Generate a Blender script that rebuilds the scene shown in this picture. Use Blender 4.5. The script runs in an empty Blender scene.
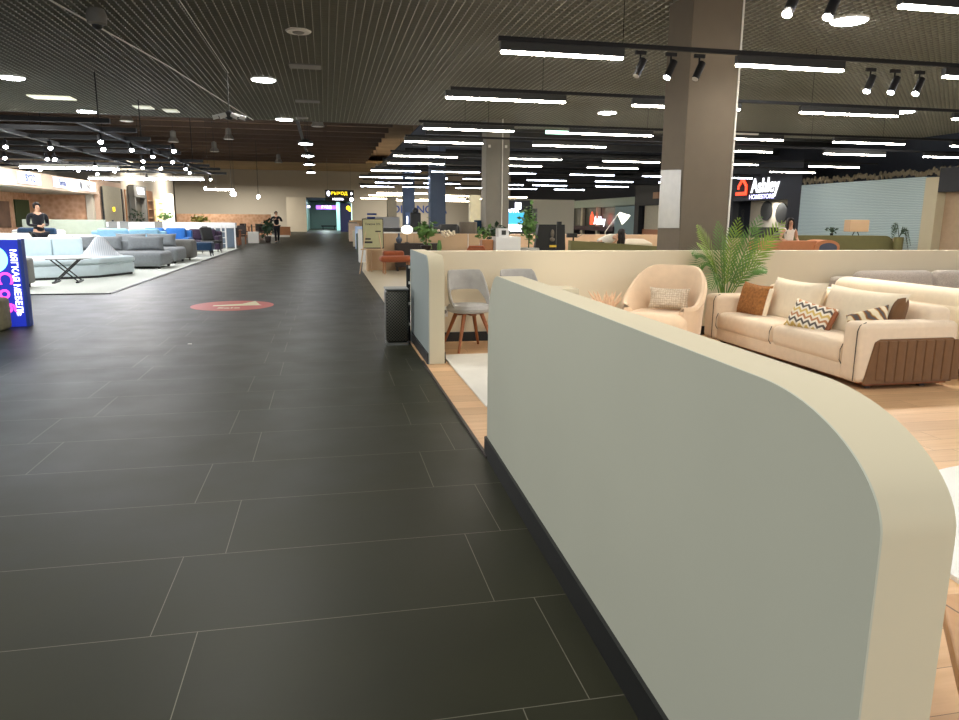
import bpy, bmesh, math, random
from mathutils import Vector, Matrix, Euler
random.seed(7)
R = math.radians
C = bpy.context.scene.collection
S = bpy.context.scene

# ------------------------------------------------------------------ materials
def lin(c):
    c /= 255.0
    return c / 12.92 if c <= 0.04045 else ((c + 0.055) / 1.055) ** 2.4
def col(rgb): return (lin(rgb[0]), lin(rgb[1]), lin(rgb[2]), 1)
class NT:
    def __init__(s, name):
        s.m = bpy.data.materials.new(name); s.m.use_nodes = True
        s.t = s.m.node_tree; s.b = s.t.nodes['Principled BSDF']
    def n(s, typ, **k):
        d = s.t.nodes.new(typ)
        for a, v in k.items(): setattr(d, a, v)
        return d
    def l(s, a, b): s.t.links.new(a, b)
    def math(s, op, a, b=None):
        d = s.n('ShaderNodeMath', operation=op)
        for i, v in enumerate((a, b)):
            if v is None: continue
            if isinstance(v, (int, float)): d.inputs[i].default_value = v
            else: s.l(v, d.inputs[i])
        return d.outputs[0]
    def mix(s, f, a, b):
        d = s.n('ShaderNodeMix', data_type='RGBA')
        if isinstance(f, (int, float)): d.inputs[0].default_value = f
        else: s.l(f, d.inputs[0])
        for i, v in ((6, a), (7, b)):
            if isinstance(v, tuple): d.inputs[i].default_value = v
            else: s.l(v, d.inputs[i])
        return d.outputs[2]
    def coord(s, world=False):
        if world: return s.n('ShaderNodeNewGeometry').outputs['Position']
        return s.n('ShaderNodeTexCoord').outputs['Object']
    def noise(s, scale, vec=None, detail=3):
        d = s.n('ShaderNodeTexNoise'); d.inputs['Scale'].default_value = scale; d.inputs['Detail'].default_value = detail
        s.l(vec if vec is not None else s.coord(), d.inputs['Vector']); return d.outputs['Fac']
    def bump(s, h, st, dist=0.01):
        d = s.n('ShaderNodeBump'); d.inputs['Strength'].default_value = st; d.inputs['Distance'].default_value = dist
        s.l(h, d.inputs['Height']); s.l(d.outputs[0], s.b.inputs['Normal'])
def mat(name, rgb, rough=0.6, metal=0, var=0.08, scale=8, bump=0, sheen=0, spec=0.5):
    t = NT(name); c = col(rgb)
    f = t.noise(scale)
    d = tuple(max(0, v * (1 - var * 1.6)) for v in c[:3]) + (1,); e = tuple(min(1, v * (1 + var)) for v in c[:3]) + (1,)
    t.l(t.mix(f, d, e), t.b.inputs['Base Color'])
    t.b.inputs['Roughness'].default_value = rough; t.b.inputs['Metallic'].default_value = metal
    t.b.inputs['Specular IOR Level'].default_value = spec
    if sheen: t.b.inputs['Sheen Weight'].default_value = sheen
    if bump: t.bump(t.noise(scale * 12), bump)
    return t.m
def fabric(name, rgb, var=0.14, scale=60): return mat(name, rgb, 0.9, 0, var, scale, 0.25, 0.2, 0.2)
def emit(name, rgb, st):
    t = NT(name); t.b.inputs['Base Color'].default_value = col(rgb)
    t.b.inputs['Emission Color'].default_value = col(rgb); t.b.inputs['Emission Strength'].default_value = st
    return t.m

def tile_floor():
    t = NT('slate_tile'); g = t.coord(True); sp = t.n('ShaderNodeSeparateXYZ'); t.l(g, sp.inputs[0])
    x, y = sp.outputs[0], sp.outputs[1]
    yr = t.math('DIVIDE', y, 0.6); row = t.math('FLOOR', yr); fy = t.math('SUBTRACT', yr, row)
    par = t.math('ABSOLUTE', t.math('MODULO', row, 2.0))
    wn = t.n('ShaderNodeTexWhiteNoise', noise_dimensions='1D'); t.l(row, wn.inputs['W'])
    off = t.math('ADD', t.math('MULTIPLY', par, -0.2), t.math('MULTIPLY', wn.outputs['Value'], 0.06))
    xs = t.math('DIVIDE', t.math('ADD', t.math('ADD', x, 0.66 - 0.03), off), 1.2)
    ci = t.math('FLOOR', xs); fx = t.math('SUBTRACT', xs, ci)
    ex = t.math('MULTIPLY', t.math('MINIMUM', fx, t.math('SUBTRACT', 1.0, fx)), 1.2)
    ey = t.math('MULTIPLY', t.math('MINIMUM', fy, t.math('SUBTRACT', 1.0, fy)), 0.6)
    gr = t.math('LESS_THAN', t.math('MINIMUM', ex, ey), 0.0016)
    cb = t.n('ShaderNodeCombineXYZ'); t.l(ci, cb.inputs[0]); t.l(row, cb.inputs[1])
    w2 = t.n('ShaderNodeTexWhiteNoise', noise_dimensions='2D'); t.l(cb.outputs[0], w2.inputs['Vector'])
    n1 = t.noise(2.2, g, 6); n2 = t.noise(30, g, 4)
    base = t.mix(n1, col((30, 31, 20)), col((52, 52, 36)))
    base = t.mix(t.math('MULTIPLY', n2, 0.35), base, col((44, 44, 34)))
    base = t.mix(t.math('MULTIPLY', w2.outputs['Value'], 0.25), base, col((48, 49, 38)))
    fin = t.mix(gr, base, col((108, 104, 92)))
    t.l(fin, t.b.inputs['Base Color'])
    ro = t.math('ADD', 0.36, t.math('MULTIPLY', n1, 0.18)); t.l(ro, t.b.inputs['Roughness'])
    t.b.inputs['Specular IOR Level'].default_value = 0.17
    t.bump(t.math('ADD', t.math('MULTIPLY', gr, -0.6), t.math('MULTIPLY', n2, 0.12)), 0.25, 0.004)
    return t.m
def wood(name, c1, c2, plank=0.19, length=1.3, rough=0.45, along='x'):
    t = NT(name); g = t.coord(True); sp = t.n('ShaderNodeSeparateXYZ'); t.l(g, sp.inputs[0])
    a, b = (sp.outputs[0], sp.outputs[1]) if along == 'x' else (sp.outputs[1], sp.outputs[0])
    r = t.math('DIVIDE', b, plank); row = t.math('FLOOR', r); fr = t.math('SUBTRACT', r, row)
    wn = t.n('ShaderNodeTexWhiteNoise', noise_dimensions='1D'); t.l(row, wn.inputs['W'])
    q = t.math('DIVIDE', t.math('ADD', a, t.math('MULTIPLY', wn.outputs['Value'], 5)), length)
    ci = t.math('FLOOR', q); fq = t.math('SUBTRACT', q, ci)
    cb = t.n('ShaderNodeCombineXYZ'); t.l(ci, cb.inputs[0]); t.l(row, cb.inputs[1])
    w2 = t.n('ShaderNodeTexWhiteNoise', noise_dimensions='2D'); t.l(cb.outputs[0], w2.inputs['Vector'])
    st = t.n('ShaderNodeCombineXYZ'); t.l(t.math('MULTIPLY', a, 1.5), st.inputs[0]); t.l(t.math('MULTIPLY', b, 22), st.inputs[1]); t.l(t.math('MULTIPLY', w2.outputs['Value'], 30), st.inputs[2])
    n = t.noise(1.4, st.outputs[0], 5)
    base = t.mix(n, col(c1), col(c2)); base = t.mix(t.math('MULTIPLY', w2.outputs['Value'], 0.45), base, col(tuple(int(v * 0.8) for v in c1)))
    gp = t.math('LESS_THAN', t.math('MINIMUM', fr, t.math('MULTIPLY', fq, 6)), 0.012)
    t.l(t.mix(gp, base, col(tuple(int(v * 0.55) for v in c1))), t.b.inputs['Base Color'])
    t.b.inputs['Roughness'].default_value = rough
    return t.m
def rugmat(name, c1, c2, sc=3):
    t = NT(name); g = t.coord(); n = t.noise(sc, g, 8); n2 = t.noise(sc * 40, g, 2)
    t.l(t.mix(t.math('ADD', t.math('MULTIPLY', n, 0.7), t.math('MULTIPLY', n2, 0.3)), col(c1), col(c2)), t.b.inputs['Base Color'])
    t.b.inputs['Roughness'].default_value = 0.95; t.bump(n2, 0.6, 0.01); return t.m
def brickmat(name, c1, c2, sc=6):
    t = NT(name); b = t.n('ShaderNodeTexVoronoi'); b.inputs['Scale'].default_value = sc; t.l(t.coord(True), b.inputs['Vector'])
    t.l(t.mix(b.outputs['Distance'], col(c1), col(c2)), t.b.inputs['Base Color']); t.b.inputs['Roughness'].default_value = 0.8; return t.m
def zigzag():
    t = NT('zigzag_fabric'); sp = t.n('ShaderNodeSeparateXYZ'); t.l(t.coord(), sp.inputs[0])
    x, z = sp.outputs[0], sp.outputs[2]
    tri = t.math('ABSOLUTE', t.math('SUBTRACT', t.math('FRACT', t.math('MULTIPLY', x, 14)), 0.5))
    v = t.math('FRACT', t.math('ADD', t.math('MULTIPLY', z, 6.5), t.math('MULTIPLY', tri, 0.45)))
    r = t.n('ShaderNodeValToRGB'); r.color_ramp.interpolation = 'CONSTANT'; t.l(v, r.inputs[0])
    e = r.color_ramp.elements; e[0].position = 0; e[0].color = col((236, 226, 206)); e[1].position = 0.17; e[1].color = col((214, 186, 110))
    for p, c in ((0.34, (240, 232, 214)), (0.5, (98, 92, 86)), (0.67, (238, 228, 210)), (0.83, (186, 132, 90))):
        k = e.new(p); k.color = col(c)
    t.l(r.outputs[0], t.b.inputs['Base Color']); t.b.inputs['Roughness'].default_value = 0.9; return t.m
def checkknit():
    t = NT('knit_fabric'); v = t.n('ShaderNodeTexVoronoi'); v.inputs['Scale'].default_value = 42; v.inputs['Randomness'].default_value = 0.3; t.l(t.coord(), v.inputs['Vector'])
    t.l(t.mix(t.math('MULTIPLY', v.outputs['Distance'], 1.3), col((232, 220, 200)), col((176, 156, 132))), t.b.inputs['Base Color'])
    t.b.inputs['Roughness'].default_value = 0.95; t.bump(v.outputs['Distance'], 0.6, 0.02); return t.m
def meshmetal():
    t = NT('perforated_metal'); v = t.n('ShaderNodeTexChecker'); v.inputs['Scale'].default_value = 60; t.l(t.coord(), v.inputs['Vector'])
    t.l(t.mix(v.outputs['Fac'], col((96, 94, 84)), col((46, 46, 42))), t.b.inputs['Base Color'])
    t.b.inputs['Roughness'].default_value = 0.35; t.b.inputs['Metallic'].default_value = 0.6; return t.m
def stripes(name, c1, c2, f, ax=0):
    t = NT(name); sp = t.n('ShaderNodeSeparateXYZ'); t.l(t.coord(), sp.inputs[0])
    s = t.math('LESS_THAN', t.math('FRACT', t.math('MULTIPLY', sp.outputs[ax], f)), 0.4)
    t.l(t.mix(s, col(c1), col(c2)), t.b.inputs['Base Color']); t.b.inputs['Roughness'].default_value = 0.85; return t.m

M_tile = tile_floor()
M_wood = wood('oak_laminate', (188, 146, 104), (224, 186, 142))
M_creamfloor = mat('cream_floor', (196, 184, 156), 0.35, 0, 0.06, 1)
M_cream = mat('cream_paint', (204, 194, 166), 0.75, 0, 0.02, 3)
M_sage = mat('sage_grey_side', (184, 186, 170), 0.7, 0, 0.03, 2)  # greyer than the cream body, for the near divider's aisle side
M_blue_grey = mat('blue_grey_side', (146, 156, 154), 0.7, 0, 0.03, 2)  # cooler and darker than the cream, for the second divider's aisle side
M_black = mat('black_paint', (26, 27, 27), 0.5)
M_blackmetal = mat('black_metal', (22, 22, 24), 0.65, 0)
M_darkgrey = mat('dark_grey_metal', (58, 58, 56), 0.45, 0.3)
M_grid_y = mat('ceiling_blade_light', (150, 148, 132), 0.5)
M_grid_x = mat('ceiling_blade_dark', (118, 117, 104), 0.6)
M_plenum = mat('plenum_dark', (92, 92, 86), 0.9)
M_concrete = mat('column_plaster', (112, 102, 88), 0.85, 0, 0.06, 5, 0.1)
M_concrete2 = mat('column_grey', (134, 130, 120), 0.85, 0, 0.06, 5)
M_colblue = mat('column_blue', (82, 94, 112), 0.7)
M_tan = mat('tan_wall', (196, 186, 168), 0.85, 0, 0.05, 0.5)
M_white = mat('white_paint', (228, 226, 218), 0.6, 0, 0.02)
M_whitegloss = mat('white_gloss', (236, 236, 234), 0.25, 0, 0.02)
M_led = emit('led_strip_white', (255, 247, 234), 40)
M_ledcool = emit('led_strip_cool', (226, 234, 255), 30)
M_ledwarm = emit('led_strip_warm', (255, 236, 196), 22)
M_ledbig = emit('led_bar_bright', (238, 242, 255), 42)
M_down = emit('downlight_lens', (244, 248, 255), 30)
M_spot = emit('spot_lens', (246, 246, 255), 160)
M_spotoff = mat('spot_lens_unlit', (190, 188, 180), 0.3)
M_oak = mat('oak_leg', (176, 120, 76), 0.5, 0, 0.12, 12)
M_walnut = mat('walnut_leg', (150, 88, 48), 0.45, 0, 0.14, 14)
M_lightwood = wood('light_wood_panel', (204, 170, 132), (226, 196, 160), 0.6, 3, 0.6)
M_grey_velvet = fabric('grey_velvet', (164, 162, 158), 0.12, 14)
M_beige_velvet = fabric('beige_velvet', (222, 196, 166), 0.08, 10)
M_sofa_cream = fabric('cream_upholstery', (226, 206, 180), 0.06, 20)
M_sofa_light = fabric('ivory_upholstery', (236, 222, 196), 0.06, 20)
M_piping = mat('dark_piping', (50, 44, 40), 0.7)
M_brown = fabric('brown_quilt', (116, 84, 56), 0.12, 18)
M_fur = mat('brown_fur', (176, 118, 64), 0.95, 0, 0.5, 40, 0.8)
M_speck = fabric('speckled_grey_fabric', (196, 184, 172), 0.3, 90)
M_leaf = mat('palm_leaf', (138, 168, 62), 0.5, 0, 0.3, 6)
M_leaf2 = mat('plant_leaf', (98, 138, 66), 0.5, 0, 0.3, 6)
M_leafdark = mat('dark_leaf', (40, 66, 42), 0.5, 0, 0.2, 6)
M_stem = mat('plant_stem', (84, 92, 50), 0.6)
M_soil = mat('potting_soil', (44, 32, 24), 0.95)
M_rug = rugmat('marbled_rug', (206, 202, 190), (232, 228, 216), 4)
M_rugwhite = rugmat('white_rug', (214, 214, 208), (236, 234, 228), 3)
M_rust = fabric('rust_velvet', (160, 88, 56))
M_darkwood = mat('dark_wood', (46, 36, 32), 0.5, 0, 0.2, 10)
M_glass_blue = mat('blue_glaze', (84, 96, 112), 0.2)
M_globe = emit('globe_glass', (250, 244, 226), 1.6)
M_lampgrey = fabric('grey_lampshade', (116, 108, 96))
M_lamppeach = emit('peach_lampshade', (206, 172, 136), 0.08)
M_olive = mat('olive_paint', (116, 112, 72), 0.8)
M_terracotta = mat('terracotta_laminate', (206, 136, 96), 0.6)
M_lightblue = None
M_skin = mat('skin', (206, 160, 130), 0.6)
M_hair = mat('dark_hair', (30, 22, 20), 0.6)
M_clothblack = fabric('black_cloth', (20, 20, 25))
M_clothwhite = fabric('white_cloth', (238, 232, 220))
M_shoe = mat('black_shoe', (20, 20, 20), 0.4)
M_paleblue = fabric('pale_blue_upholstery', (206, 220, 224), 0.06, 12)
M_greysofa = fabric('grey_upholstery', (128, 132, 134), 0.14, 20)
M_greysofa2 = fabric('warm_grey_upholstery', (116, 114, 108), 0.12, 20)
M_bluesofa = fabric('bright_blue_upholstery', (50, 108, 176), 0.1, 12)
M_skyblue = fabric('sky_blue_upholstery', (140, 182, 204), 0.1, 12)
M_navy = fabric('navy_upholstery', (34, 58, 84), 0.1, 12)
M_purple = fabric('dark_plum_upholstery', (66, 52, 72), 0.3, 20)
M_steelblue = mat('steel_blue_front', (92, 106, 120), 0.5)
M_carpet = rugmat('pale_showroom_floor', (196, 200, 190), (212, 214, 204), 1)
M_red = mat('red_vinyl', (190, 62, 44), 0.45)
M_palevinyl = mat('pale_vinyl', (226, 218, 176), 0.45)
M_orangebrick = brickmat('orange_brick', (206, 150, 112), (238, 196, 160), 5)
M_knit = checkknit(); M_zig = zigzag(); M_meshmetal = meshmetal()
M_throw = stripes('striped_throw', (206, 208, 210), (182, 186, 192), 22, 0)
M_signblue = emit('lightbox_blue', (24, 40, 150), 0.9)
M_signwhite = emit('lightbox_white', (240, 236, 255), 2.2)
M_signpink = emit('lightbox_pink', (250, 70, 170), 1.6)
M_signcyan = emit('lightbox_cyan', (130, 226, 250), 1.8)
M_letter_white = emit('lit_letter_white', (240, 240, 255), 3.0)
M_letter_sign = emit('lit_sign_letter', (250, 250, 255), 1.2)
M_letter_red = emit('lit_letter_red', (244, 66, 34), 1.8)
M_letter_blue = mat('letter_blue', (44, 76, 150), 0.5)
M_letter_yellow = emit('lit_letter_yellow', (250, 214, 40), 1.8)
M_purpleglow = emit('lit_purple', (150, 90, 230), 1.6)
M_black2 = mat('black_fascia', (30, 32, 38), 0.6)
M_poster = mat('poster_paper', (196, 196, 186), 0.25)
M_chalk = mat('olive_poster', (176, 172, 128), 0.4)
M_grey = mat('mid_grey', (128, 126, 120), 0.6)
M_brownroof = mat('rusty_brown_roof', (170, 142, 116), 0.85, 0, 0.3, 0.6)
M_beambrown = mat('truss_brown', (96, 80, 68), 0.8)
M_warmroof = mat('warm_roof_panel', (196, 164, 124), 0.85, 0, 0.2, 0.6)

# ------------------------------------------------------------------ mesh building
class M:
    def __init__(s): s.bm = bmesh.new()
    def box(s, x0, y0, z0, x1, y1, z1, r=0, seg=3, rot=None):
        c = Vector(((x0 + x1) / 2, (y0 + y1) / 2, (z0 + z1) / 2))
        g = bmesh.ops.create_cube(s.bm, size=1)['verts']
        for v in g: v.co = Vector((v.co.x * (x1 - x0), v.co.y * (y1 - y0), v.co.z * (z1 - z0)))
        if r:
            es = list({e for v in g for e in v.link_edges})
            res = bmesh.ops.bevel(s.bm, geom=es, offset=min(r, 0.49 * min(abs(x1 - x0), abs(y1 - y0), abs(z1 - z0))), segments=seg, affect='EDGES', profile=0.5)
            g = list({v for f in res['faces'] for v in f.verts} | {v for v in g if v.is_valid})
        mt = Matrix.Translation(c) @ (rot.to_matrix().to_4x4() if rot else Matrix())
        for v in g: v.co = mt @ v.co
        return s
    def cyl(s, p, q, r1, r2=None, n=12):
        p = Vector(p); q = Vector(q); r2 = r1 if r2 is None else r2
        g = bmesh.ops.create_cone(s.bm, cap_ends=True, segments=n, radius1=r1, radius2=max(r2, 1e-4), depth=(q - p).length)['verts']
        mt = Matrix.Translation((p + q) / 2) @ (q - p).to_track_quat('Z', 'Y').to_matrix().to_4x4()
        for v in g: v.co = mt @ v.co
        return s
    def tube(s, pts, r, n=8):
        pts = [Vector(p) for p in pts]; rings = []
        for i, p in enumerate(pts):
            d = (pts[min(i + 1, len(pts) - 1)] - pts[max(i - 1, 0)]).normalized()
            q = d.to_track_quat('Z', 'Y'); rr = r[i] if isinstance(r, (list, tuple)) else r
            rings.append([s.bm.verts.new(p + q @ Vector((rr * math.cos(a), rr * math.sin(a), 0))) for a in [2 * math.pi * k / n for k in range(n)]])
        for a, b in zip(rings, rings[1:]):
            for k in range(n): s.bm.faces.new((a[k], a[(k + 1) % n], b[(k + 1) % n], b[k]))
        s.bm.faces.new(rings[0][::-1]); s.bm.faces.new(rings[-1]); return s
    def lathe(s, prof, c=(0, 0, 0), n=20, sx=1, sy=1):
        rings = []
        for r, z in prof:
            rings.append([s.bm.verts.new((c[0] + sx * r * math.cos(a), c[1] + sy * r * math.sin(a), c[2] + z)) for a in [2 * math.pi * k / n for k in range(n)]])
        for a, b in zip(rings, rings[1:]):
            for k in range(n): s.bm.faces.new((a[k], a[(k + 1) % n], b[(k + 1) % n], b[k]))
        s.bm.faces.new(rings[0][::-1]); s.bm.faces.new(rings[-1]); return s
    def ell(s, c, r, n=14):
        g = bmesh.ops.create_uvsphere(s.bm, u_segments=n, v_segments=max(6, n * 2 // 3), radius=1)['verts']
        for v in g: v.co = Vector((c[0] + v.co.x * r[0], c[1] + v.co.y * r[1], c[2] + v.co.z * r[2]))
        return s
    def pillow(s, c, w, h, t, rot=None, n=12, pinch=0.09):
        mt = Matrix.Translation(c) @ (rot.to_matrix().to_4x4() if rot else Matrix())
        sides = []
        for sg in (-1, 1):
            grid = []
            for i in range(n + 1):
                row = []
                for j in range(n + 1):
                    u = 2 * i / n - 1; v = 2 * j / n - 1
                    e = (max(0, (1 - u ** 4)) * max(0, (1 - v ** 4))) ** 0.5
                    k = 1 - pinch * ((1 - u * u) * (v * v)); k2 = 1 - pinch * ((1 - v * v) * (u * u))
                    row.append(s.bm.verts.new(mt @ Vector((u * w / 2 * k2, sg * t / 2 * e, v * h / 2 * k))))
                grid.append(row)
            for i in range(n):
                for j in range(n):
                    f = (grid[i][j], grid[i + 1][j], grid[i + 1][j + 1], grid[i][j + 1])
                    s.bm.faces.new(f if sg < 0 else f[::-1])
            sides.append(grid)
        bmesh.ops.remove_doubles(s.bm, verts=[v for g in sides for r in g for v in r], dist=1e-5)
        return s
    def prism(s, pts, ax, a, b):
        def P(u, v, w): return {0: (w, u, v), 1: (u, w, v), 2: (u, v, w)}[ax]
        A = [s.bm.verts.new(P(u, v, a)) for u, v in pts]; B = [s.bm.verts.new(P(u, v, b)) for u, v in pts]
        s.bm.faces.new(A); s.bm.faces.new(B[::-1])
        for i in range(len(pts)):
            j = (i + 1) % len(pts); s.bm.faces.new((A[i], B[i], B[j], A[j]))
        return s
    def quad(s, *p):
        s.bm.faces.new([s.bm.verts.new(q) for q in p]); return s
    def build(s, name, m, parent=None, smooth=False, bevel=0):
        bmesh.ops.recalc_face_normals(s.bm, faces=s.bm.faces)
        me = bpy.data.meshes.new(name); s.bm.to_mesh(me); s.bm.free()
        if smooth:
            for p in me.polygons: p.use_smooth = True
            try: me.set_sharp_from_angle(angle=R(42))
            except Exception: pass
        me.materials.append(m); o = bpy.data.objects.new(name, me); C.objects.link(o)
        if parent: o.parent = parent
        if bevel:
            b = o.modifiers.new('bevel', 'BEVEL'); b.width = bevel; b.segments = 2; b.limit_method = 'ANGLE'
        return o
def tag(o, label, cat, group=None, kind=None):
    o['label'] = label; o['category'] = cat
    if group: o['group'] = group
    if kind: o['kind'] = kind
    return o
def thing(name, label, cat, loc=(0, 0, 0), rz=0, group=None):
    o = bpy.data.objects.new(name, None); C.objects.link(o); o.location = loc; o.rotation_euler = (0, 0, R(rz)); o.empty_display_size = 0.1
    return tag(o, label, cat, group)
def struct(o): o['kind'] = 'structure'; return o
def kids(o): return [c for c in bpy.data.objects if c.parent == o]
def copy_tree(o, parent=None):
    c = o.copy(); C.objects.link(c)
    if parent: c.parent = parent
    for k in kids(o): copy_tree(k, c)
    return c
def dup(o, loc, rz=0, label=None, group=None):
    c = copy_tree(o); c.location = loc; c.rotation_euler = (0, 0, R(rz))
    if label: c['label'] = label
    if group: c['group'] = group
    return c
def text(s, size, loc, rot, m, parent, name='lettering', ext=0.004, sx=1, align='CENTER', shear=0):
    cu = bpy.data.curves.new('t', 'FONT'); cu.body = s; cu.size = size; cu.extrude = ext; cu.align_x = align; cu.align_y = 'CENTER'; cu.shear = shear; cu.offset = size * 0.012
    o = bpy.data.objects.new('t', cu); C.objects.link(o)
    dg = bpy.context.evaluated_depsgraph_get(); dg.update()
    me = bpy.data.meshes.new_from_object(o.evaluated_get(dg)); bpy.data.objects.remove(o)
    me.materials.clear(); me.materials.append(m)
    t = bpy.data.objects.new(name, me); C.objects.link(t); t.location = loc; t.rotation_euler = rot; t.scale = (sx, 1, 1)
    if parent: t.parent = parent
    return t
FRONT = (R(90), 0, 0)          # text facing -Y
SIDE_R = (R(90), 0, R(-90))    # text facing -X
SIDE_L = (R(90), 0, R(90))     # text facing +X

# ------------------------------------------------------------------ setting
struct(M().box(-30, -6, -0.1, 24, 79, 0).build('floor', M_tile))
struct(M().box(-3, 79, -0.1, 3, 100, 0).build('floor_corridor', M_tile))
struct(M().box(0.90, -3, 0.0, 18, 8.2, 0.012).build('floor_oak', M_wood))
struct(M().box(0.885, 4.0, 0.0, 0.905, 7.0, 0.015).build('trim_1', M_darkwood))
struct(M().prism([(0.92, 8.25), (18, 8.25), (18, 40), (2.0, 40), (0.92, 20)], 2, 0.0, 0.010).build('floor_cream', M_creamfloor))
m = M().prism([(-3.96, 14.35), (-3.96, 35.0), (-10.4, 35.0), (-10.4, 14.35)], 2, 0.0, 0.015)
struct(m.build('floor_pale', M_carpet))
struct(M().box(-10.4, 14.29, 0, -3.90, 14.35, 0.018).box(-3.96, 14.35, 0, -3.90, 35, 0.018).build('trim_2', M_darkgrey))
# ceiling grid
GX0, GX1, GY0, GY1, GZ = -16.0, 19.0, -3.0, 22.0, 4.1
m = M(); x = GX0
while x < GX1: m.box(x - .005, GY0, GZ, x + .005, GY1, GZ + .05); x += 0.112
struct(m.build('ceiling', M_grid_y))
m = M(); y = GY0
while y < GY1: m.box(GX0, y - .005, GZ, GX1, y + .004, GZ + .05); y += 0.112
struct(m.build('ceiling_blades', M_grid_x))
struct(M().box(GX0, GY0, 4.65, GX1, GY1, 4.75).box(GX0, GY1, 4.1, GX1, GY1 + .08, 4.9).build('ceiling_deck', M_plenum))
m = M().box(-30, 22.1, 6.9, 24, 79, 7.0); struct(m.build('ceiling_roof', M_brownroof))
struct(M().box(-30, 66, 6.2, 24, 79, 6.35).build('ceiling_warm', M_warmroof))
m = M(); y = 23
while y < 66: m.box(-30, y, 6.0, 3.5, y + .18, 6.25); m.box(-30, y + .06, 6.7, 3.5, y + .12, 6.8); y += 2.6
for x in (-24, -18, -12, -6, 0): m.box(x, 22.2, 6.25, x + .2, 66, 6.5)
struct(m.build('ceiling_beams', M_beambrown))
m = M().box(3.5, 22.1, 4.75, 20, 52, 4.8); struct(m.build('ceiling_dark', mat('dark_blue_ceiling', (50, 56, 68), .9)))
m = M()
for y in (23, 26, 30, 35, 40, 46): m.box(3.5, y, 4.3, 20, y + .15, 4.55)
for y in (24, 33, 43): m.cyl((3.5, y, 4.35), (20, y, 4.35), .12)
struct(m.build('ceiling_ducts', M_darkgrey))
# back wall with corridor opening
m = M().box(-30, 79, 0, -2.1, 79.4, 7).box(2.7, 79, 0, 24, 79.4, 7).box(-2.1, 79, 3.5, 2.7, 79.4, 7)
struct(m.build('wall_back', M_tan))
struct(M().box(-2.15, 79.4, 0, -2.05, 100, 3.5).box(2.65, 79.4, 0, 2.75, 100, 3.5).box(-3, 100, 0, 3, 100.1, 3.5).build('wall_corridor', mat('corridor_wall', (150, 176, 170), 0.4)))
struct(M().box(-2.95, 79.4, 3.5, 2.75, 100, 3.6).build('ceiling_corridor', M_plenum))
struct(M().box(-2.15, 78.9, 0, -2.0, 79.0, 3.5).box(2.6, 78.9, 0, 2.75, 79.0, 3.5).build('door_1', M_white))
m = M().box(-3.9, 77.2, 0.0, -1.95, 77.5, 3.45); tag(m.build('standing_board', mat('pale_board', (206, 194, 172), .7, 0, .06, 1)), 'tall pale blank board standing beside the corridor opening in the far wall', 'panel')

# partitions ------------------------------------------------------------
def arc(cx, cy, rx, ry, a0, a1, n=14):
    return [(cx + rx * math.cos(R(a0 + (a1 - a0) * k / n)), cy + ry * math.sin(R(a0 + (a1 - a0) * k / n))) for k in range(n + 1)]
YN, YF, ZT = 0.888, 4.07, 1.097
prof = [(YN, 0.0)] + arc(YN + .357, ZT - .181, .357, .181, 180, 90, 20) + arc(YF - .26, ZT - .30, .26, .30, 90, 0) + [(YF, 0.0)]
t = thing('divider_wall', 'long waist-high grey and cream divider wall with rounded ends in the foreground', 'divider wall', (0.797, 0, 0))
t.rotation_euler = (0, 0, R(-1.55))
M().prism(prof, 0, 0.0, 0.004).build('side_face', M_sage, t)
M().prism(prof, 0, 0.004, 0.135).build('body', M_cream, t, True)
M().box(-.014, YN - .01, 0, 0, YF + .012, 0.115).box(-.014, YF, 0, .135, YF + .012, .115).build('baseboard', M_black, t)
# second divider + cream wall
t = thing('divider_wall', 'cream divider wall with a rounded blue-grey end behind the grey chairs', 'divider wall', (0.93, 0, 0))
prof = [(6.82, 0.0)] + arc(6.82 + .18, 1.055 - .24, .18, .24, 180, 90) + [(8.3, 1.055), (8.3, 0.0)]
M().prism(prof, 0, 0.0, 0.012).build('side_face', M_blue_grey, t)
M().prism(prof, 0, 0.012, 0.16).build('end_wall', M_cream, t, True)
M().box(0.16, 8.1, 0, 9.2, 8.3, 1.042).build('long_wall', mat('cream_wall_paint', (226, 214, 188), .75, 0, .02, 3), t)
M().box(-.012, 6.81, 0, 0, 8.3, .12).box(.16, 8.085, 0, 9.2, 8.1, .12).box(0.16, 6.84, 0, .172, 8.09, .12).build('baseboard', M_black, t)
pl = M().box(-0.04, 0, -.06, 0.04, .012, .06, .004).build('wall_socket', M_whitegloss); pl.location = (1.29, 8.086, .36)
tag(pl, 'small white wall socket on the cream divider beside the grey chair', 'wall socket')
for dx in (0,): M().cyl((0, .0, 0), (0, -.004, 0), .025, n=16).build('socket_cup', M_grey, pl)
# slim black post by the blue-grey end
t = thing('rail_post', 'slim black post with small clips beside the blue-grey divider end', 'post', (0.905, 8.32, 0))
M().box(-.02, -.02, 0, .02, .02, 0.88).build('post', M_blackmetal, t)
for z in (.18, .42, .66, .84): M().box(.0, -.035, z, .03, -.02, z + .03).build('clip', M_white, t)

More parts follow.
